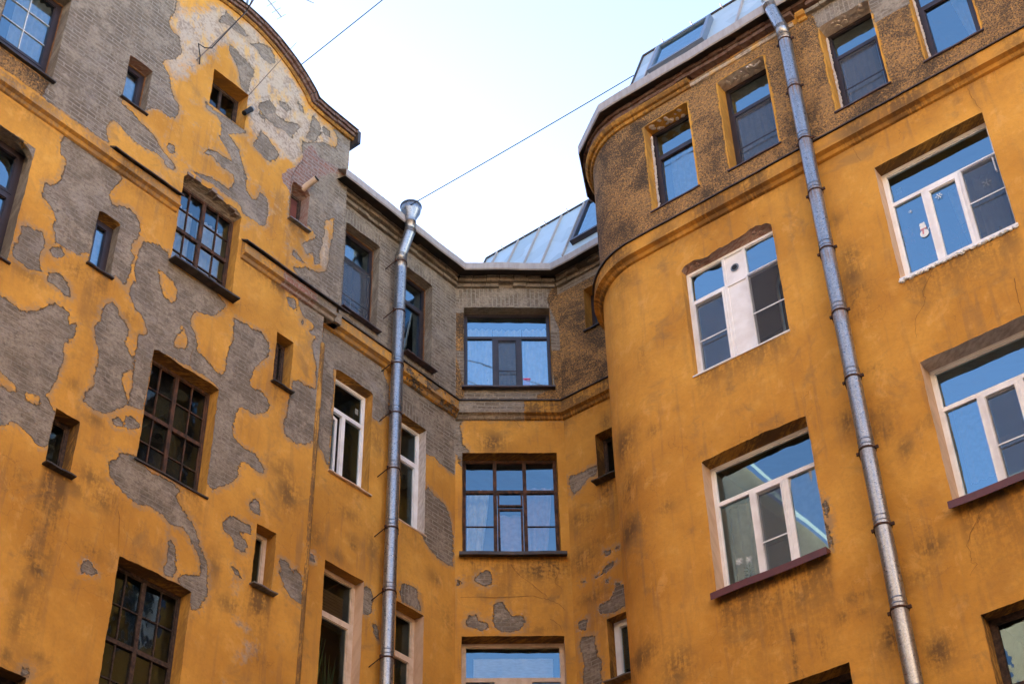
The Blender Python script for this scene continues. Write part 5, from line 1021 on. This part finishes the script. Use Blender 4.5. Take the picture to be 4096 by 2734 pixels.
mb = MB(); mb.tube([(-4.24, 17.13, 21.0), (-3.46, 16.74, 21.84)], [.007, .004], 6); mb.build('rod', MT['cablegrey'], t)
t = thing('floodlight', 'small black cylinder lamp fixed beside the attic window', 'lamp', P('L', 10.90, 18.95, .03))
mb = MB(); mb.tube([P('L', 10.80, 18.93, .05), P('L', 10.92, 19.12, .07)], .045, 14); mb.build('lamp_body', MT['black'], t)
mb = MB(); mb.tube([P('L', 10.91, 19.10, .068), P('L', 10.925, 19.125, .071)], .05, 14); mb.build('rim', MT['alu'], t)
mb = MB(); mb.tube([P('L', 10.86, 19.03, .05), P('L', 10.88, 19.05, -.02)], .012, 6); mb.build('bracket', MT['rust'], t)
t = thing('vent_pipe', 'stubby pale flue pipe sticking out above the boarded window', 'pipe', P('L', 12.3, 18.55, .0))
mb = MB(); mb.tube([P('L', 12.28, 18.38, -.05), P('L', 12.33, 18.50, .22)], [.055, .055], 16, caps=False); mb.build('tube', MT['cream'], t)
mb = MB(); mb.tube([P('L', 12.329, 18.495, .215), P('L', 12.333, 18.505, .235)], [.056, .05], 16); mb.build('cap', MT['black'], t)
# ------------------------------------------------------------------ what stands behind the panes
def curtain(label, w, u0, u1, z0, z1, o, mat='curtain', amp=.025, per=.11, pull=0.0, name='curtain'):
    mb = MB(); nu, nz = max(12, int((u1-u0)/.018)), 14; ph = random.random()*6
    for j in range(nz+1):
        t = j/nz; z = z0+(z1-z0)*t
        for i in range(nu+1):
            s = i/nu; uu = u0+(u1-u0)*s
            if pull: uu = u0+(u1-u0)*s*(1-abs(pull)*(1-t)**1.3) if pull > 0 else u1-(u1-u0)*(1-s)*(1-abs(pull)*(1-t)**1.3)
            mb.v.append(tuple(P(w, uu, z, o+amp*math.sin(2*math.pi*(u0+(u1-u0)*s)/per+ph+.5*math.sin(t*3))+amp*.4*math.sin(uu*41+ph))))
    for j in range(nz):
        for i in range(nu):
            b = j*(nu+1)+i; mb.f.append((b, b+1, b+nu+2, b+nu+1)); mb.m.append(0); mb.uv += [(i*.02, j*.1), (i*.02+.02, j*.1), (i*.02+.02, j*.1+.1), (i*.02, j*.1+.1)]
    ob = mb.build(name, MT[mat], None, smooth=True); tag(ob, label, 'curtain', 'curtains behind the panes'); return ob
curtain('white net curtain behind the left pane of the brown window on the middle face', 'C', .14, .58, 16.72, 18.2, -.27)
curtain('white net curtain behind the screened middle sash of the brown window', 'C', .60, 1.12, 16.72, 18.2, -.30)
curtain('white net curtain behind the right pane of the brown window, beside the red box', 'C', 1.14, 1.58, 16.72, 18.2, -.28)
curtain('grey white curtain in the left half of the old wooden middle window', 'C', .12, .50, 13.3, 14.8, -.50, 'curtain', pull=.45)
curtain('pale pink curtain behind the middle sash of the old wooden window', 'C', .60, 1.10, 13.3, 14.25, -.42, 'curtainpink', .015, .2)
curtain('pale pink curtain drawn aside in the right part of the old wooden window', 'C', 1.12, 1.56, 13.3, 14.8, -.42, 'curtainpink', .02, .16, pull=.3)
curtain('light curtain in the roughcast top floor window nearest the rounded bay', 'R', -8.72, -8.2, 16.9, 18.1, -.31)
curtain('net curtain behind the screen left of the rust streaked drainpipe', 'R', -7.46, -6.78, 16.85, 18.2, -.34)
curtain('net curtain behind the screen right of the rust streaked drainpipe', 'R', -5.60, -4.97, 16.85, 18.1, -.34)
curtain('thin white curtain swept aside in the rightmost top floor window', 'R', -3.86, -3.50, 16.9, 18.6, -.42, pull=-.55)
curtain('sheer curtain behind the middle sash above the rubber plant', 'R', -4.62, -4.35, 13.5, 14.7, -.42, pull=-.5)
curtain('sheer curtain in the right part of the window with frost stickers', 'R', -4.27, -3.85, 13.4, 14.7, -.44, pull=.25)
curtain('creased cream curtain filling the right pane over the maroon sill', 'R', -7.54, -7.08, 9.92, 11.3, -.262, 'linen', .006, .3)
curtain('sheer curtain in the left pane beside the plant over the maroon sill', 'R', -8.56, -8.15, 9.92, 11.3, -.44, 'curtain', .02, .14)
curtain('long striped curtain in the left pane of the far right maroon sill window', 'R', -5.30, -4.92, 10.3, 11.4, -.50, 'curtain', .02, .1)
curtain('white blind cloth across the top pane of the lowest middle window', 'C', .22, 1.47, 11.25, 11.60, -.45, 'curtain', .004, .3)
curtain('white curtain behind the gridded window at the top left corner', 'L', 6.75, 7.33, 17.1, 18.5, -.31)
curtain('white curtain in the small blue window set in grey brick near the top left', 'L', 8.66, 8.93, 17.5, 18.3, -.26, amp=.012)
curtain('white curtain in the small blue window inside the big grey patch', 'L', 8.66, 8.89, 14.2, 15.0, -.24, amp=.012)
curtain('pale curtain behind the left panes of the many paned window under broken bricks', 'L', 9.95, 10.42, 15.2, 16.6, -.36)
curtain('pale curtain behind the right panes of the many paned window under broken bricks', 'L', 10.5, 10.98, 15.2, 16.6, -.34)
curtain('bright curtain in the grey brick window nearest the gabled wing', 'M', 13.55, 13.95, 16.7, 18.4, -.32)
def leafplant(name, label, w, u, z, o, h, nl, kind='broad', mat='leaf', pot=True, sp=.12):
    t = thing(name, label, 'plant', P(w, u, z, o)); base = P(w, u, z+(.12 if pot else 0), o)
    if pot:
        mb = MB(); mb.tube([P(w, u, z, o), P(w, u, z+.11, o), P(w, u, z+.12, o)], [.05, .075, .08], 14); mb.build('pot', MT['pot'], t)
    st = MB(); lf = MB()
    n, d, k = WALL[w]; dv = Vector(d); ov = -Vector(n); b = Vector(base)
    if kind != 'sword': st.tube([b, b+Vector((0, 0, h*.5))+dv*.01, b+Vector((0, 0, h*.9))], [.008, .006, .004], 6)
    for i in range(nl):
        a = i*2.4+random.uniform(-.3, .3); dirn = dv*math.cos(a)+ov*math.sin(a)*.6
        if kind == 'sword':
            q = b+dirn*.03; tip = q+Vector((0, 0, h*random.uniform(.6, 1)))+dirn*sp*random.uniform(.3, 1.6); wd_ = .016; segs = 7; side = Vector((0, 0, 1)).cross(dirn).normalized()
            pr = None
            for s_ in range(segs+1):
                s = s_/segs; c = q.lerp(tip, s)+Vector((0, 0, -.10*s*s*h*random.random()*.3)); ww = wd_*math.sin(math.pi*min(.95, s*.8+.18))
                cur = (c-dv*ww, c+dv*ww)
                if pr: lf.face([pr[0], pr[1], cur[1], cur[0]])
                pr = cur
        else:
            f = .25+.75*i/nl; c = b+Vector((0, 0, h*f)); L = (.15 if kind == 'broad' else .075)*random.uniform(.8, 1.2); dr = (dirn+Vector((0, 0, .55))).normalized(); sd_ = dr.cross(Vector((0, 0, 1))+ov*.8).normalized()
            W_ = L*(.32 if kind == 'broad' else .28); m_ = c+dr*(L*.15)
            prof = [(0, 0), (.25, .75), (.5, 1), (.8, .65), (1, 0)]
            for (s0, w0), (s1, w1) in zip(prof[:-1], prof[1:]):
                A = m_+dr*L*s0; B = m_+dr*L*s1; drp = Vector((0, 0, -.25*L))
                lf.face([A-sd_*W_*w0+drp*s0*s0, A+sd_*W_*w0+drp*s0*s0, B+sd_*W_*w1+drp*s1*s1, B-sd_*W_*w1+drp*s1*s1])
    if st.f: st.build('stem', MT['leafdark'], t)
    lf.build('leaves', MT[mat], t); return t
leafplant('rubber_plant', 'broad leaved rubber plant in a blue white pot behind the middle sash', 'R', -4.62, 13.40, -.36, .52, 11, 'broad', 'leafdark')
leafplant('potted_plant', 'bushy flowering plant in the lower left pane of the window with frost stickers', 'R', -5.10, 13.40, -.40, .45, 46, 'small', 'leaf')
leafplant('potted_plant', 'low plant behind the lower left pane over the maroon sill', 'R', -8.35, 9.93, -.38, .28, 30, 'small', 'leafdark')
leafplant('potted_plant', 'small palm like plant beside the left mullion of the brown middle window', 'C', .50, 16.68, -.32, .38, 22, 'small', 'leafdark')
leafplant('potted_plant', 'little plant in the corner of the tilted white window', 'M', 13.95, 13.42, -.34, .2, 14, 'small', 'leaf')
leafplant('potted_plant', 'small plant at the right pane of the window with frost stickers', 'R', -4.05, 13.36, -.34, .12, 16, 'small', 'leafdark')
leafplant('snake_plant', 'tall sword leaved plants in the lower window left of the pipe, nearest the corner bead', 'M', 13.68, 9.66, -.34, 1.15, 13, 'sword', 'leaf', sp=.14)
leafplant('snake_plant', 'stiff sword leaved plants at the right side of the same lower window', 'M', 14.0, 9.66, -.38, 1.0, 10, 'sword', 'leafdark', sp=.08)
leafplant('potted_plant', 'small light flowers in the roughcast window nearest the rounded bay', 'R', -8.32, 16.86, -.32, .16, 12, 'small', 'sticker')
mb = MB(); 
for p in ((0, 0, 0), (.03, .01, .09), (-.03, -.01, .07)):
    c = Vector(P('R', -5.0+p[0], 13.9, -.36)); mb.blob(c+Vector((p[1], 0, p[2]-.18)), .022, .022, .018, 5)
o = mb.build('flowers', MT['pink'], None); tag(o, 'pink blossoms on the bushy plant in the stickered window', 'flowers')
# soft toy: head, ears, body, legs in one piece
mb = MB(); c = Vector(P('R', -5.27, 14.18, -.33)); d_ = Vector(DR)
mb.blob(c+Vector((0, 0, .10)), .065, .065, .06, 8, jit=.03); mb.blob(c-Vector((0, 0, .03)), .07, .06, .08, 8, jit=.03)
for s in (-1, 1): mb.blob(c+d_*.05*s+Vector((0, 0, .155)), .022, .022, .022, 5); mb.blob(c+d_*.06*s+Vector((0, 0, -.10)), .035, .035, .045, 6); mb.blob(c+d_*.075*s+Vector((0, 0, .01)), .03, .025, .04, 6)
o = mb.build('soft_toy', MT['pink'], None, smooth=True); tag(o, 'pink plush toy sitting against the left edge of the stickered window', 'soft toy')
mb = MB(); c = Vector(P('R', -3.86, 13.47, -.30)); mb.blob(c, .075, .07, .075, 8); mb.blob(c+Vector((0, 0, .07)), .03, .03, .02, 5); o = mb.build('moneybox', MT['pink'], None, smooth=True); tag(o, 'round pink ornament in the lower right corner of the stickered window', 'ornament')
# frost stickers on the panes
def flake(label, w, u, z, o, r, n=6):
    mb = MB()
    for i in range(n):
        a = math.pi*i/n*2; 
        for (q0, q1, wd_, off) in ((.0, 1, .06, 0), (.5, .8, .05, .7), (.5, .8, .05, -.7)):
            x0, y0 = r*q0*math.cos(a), r*q0*math.sin(a); x1, y1 = (r*q1*math.cos(a), r*q1*math.sin(a)) if not off else (x0+r*.35*math.cos(a+off), y0+r*.35*math.sin(a+off))
            l = math.hypot(x1-x0, y1-y0); px, py = -(y1-y0)/l*r*wd_, (x1-x0)/l*r*wd_
            e = .0002*(i+off)
            mb.face([P(w, u+x0-px, z+y0-py, o+e), P(w, u+x1-px, z+y1-py, o+e), P(w, u+x1+px, z+y1+py, o+e), P(w, u+x0+px, z+y0+py, o+e)])
    ob = mb.build('frost_sticker', MT['sticker'], None); tag(ob, label, 'sticker', 'frost stickers on the panes')
flake('white snowflake sticker on the middle sash above the rubber plant', 'R', -4.68, 14.52, -.222, .055)
flake('small white snowflake sticker near the top of the lower left pane', 'R', -5.11, 14.50, -.222, .028)
flake('feathery white sticker on the right pane near the handle', 'R', -4.03, 14.35, -.222, .075, 5)
flake('frost flower sticker in the left pane over the maroon sill', 'R', -8.40, 10.35, -.238, .06, 7)
flake('frost flower sticker right of its twin in the left pane over the maroon sill', 'R', -8.26, 10.32, -.238, .055, 6)
mb = MB()
for (u, z, a, b) in ((-4.995, 14.03, .062, .066), (-4.995, 14.14, .045, .047)):
    mb.face([P('R', u+a*math.cos(q), z+b*math.sin(q), -.222) for q in np.linspace(0, 2*math.pi, 18, endpoint=False)])
mb.face([P('R', u, z, -.2215) for u, z in ((-5.045, 14.175), (-4.95, 14.175), (-4.965, 14.22), (-5.03, 14.22))])
mb.face([P('R', u, z, -.2210) for u, z in ((-4.94, 14.07), (-4.89, 14.13), (-4.88, 14.12), (-4.935, 14.055))])
mb.face([P('R', u, z, -.2205) for u, z in ((-5.04, 14.10), (-4.95, 14.095), (-4.95, 14.115), (-5.04, 14.12))], 1)
mb.face([P('R', u, z, -.2202) for u, z in ((-5.015, 14.10), (-4.99, 14.10), (-5.0, 14.02), (-5.022, 14.02))], 1)
o = mb.build('snowman_sticker', [MT['sticker'], MT['stickred']], None); tag(o, 'snowman sticker with red scarf on the lower left pane', 'sticker')
# small things on the sills
mb = MB(); mb.box('C', 1.13, 1.25, 16.85, 16.99, -.255, -.225); mb.box('C', 1.13, 1.26, 16.992, 17.03, -.258, -.223, 0); o = mb.build('gift_box', [MT['redbox']], None); tag(o, 'pink red box on the inner sill of the brown middle window', 'box')
for i, (u0, u1, h, lb) in enumerate(((.115, .31, .09, 'lower stack of white papers in the left corner of the old wooden window'), (.34, .51, .15, 'taller stack of white papers beside the left mullion of the old wooden window'))):
    mb = MB(); 
    for q in range(4): mb.box('C', u0+random.uniform(-.006, .006), u1+random.uniform(-.006, .006), 13.30+h*q/4, 13.30+h*(q+1)/4-.003, -.40, -.31-random.uniform(0, .01))
    o = mb.build('paper_stack', MT['paper'], None); tag(o, lb, 'papers', 'papers on the inner sill')
mb = MB(); mb.box('M', 14.12, 14.19, 14.93, 15.04, -.225, -.222); o = mb.build('paper_note', MT['paper'], None); tag(o, 'small paper note stuck in the top pane of the tilted white window', 'note')
mb = MB(); mb.box('R', -5.24, -5.17, 14.93, 15.03, -.262, -.259); o = mb.build('paper_note', MT['paper'], None); tag(o, 'small white note in the upper left of the stickered window', 'note')
mb = MB()
for q in range(12): mb.box('M', 13.55, 14.2, 11.02+q*.05, 11.02+q*.05+.045, -.34, -.335)
o = mb.build('roller_blind', MT['bamboo'], None); tag(o, 'brown bamboo blind in the upper pane of the window with sword leaved plants', 'blind')
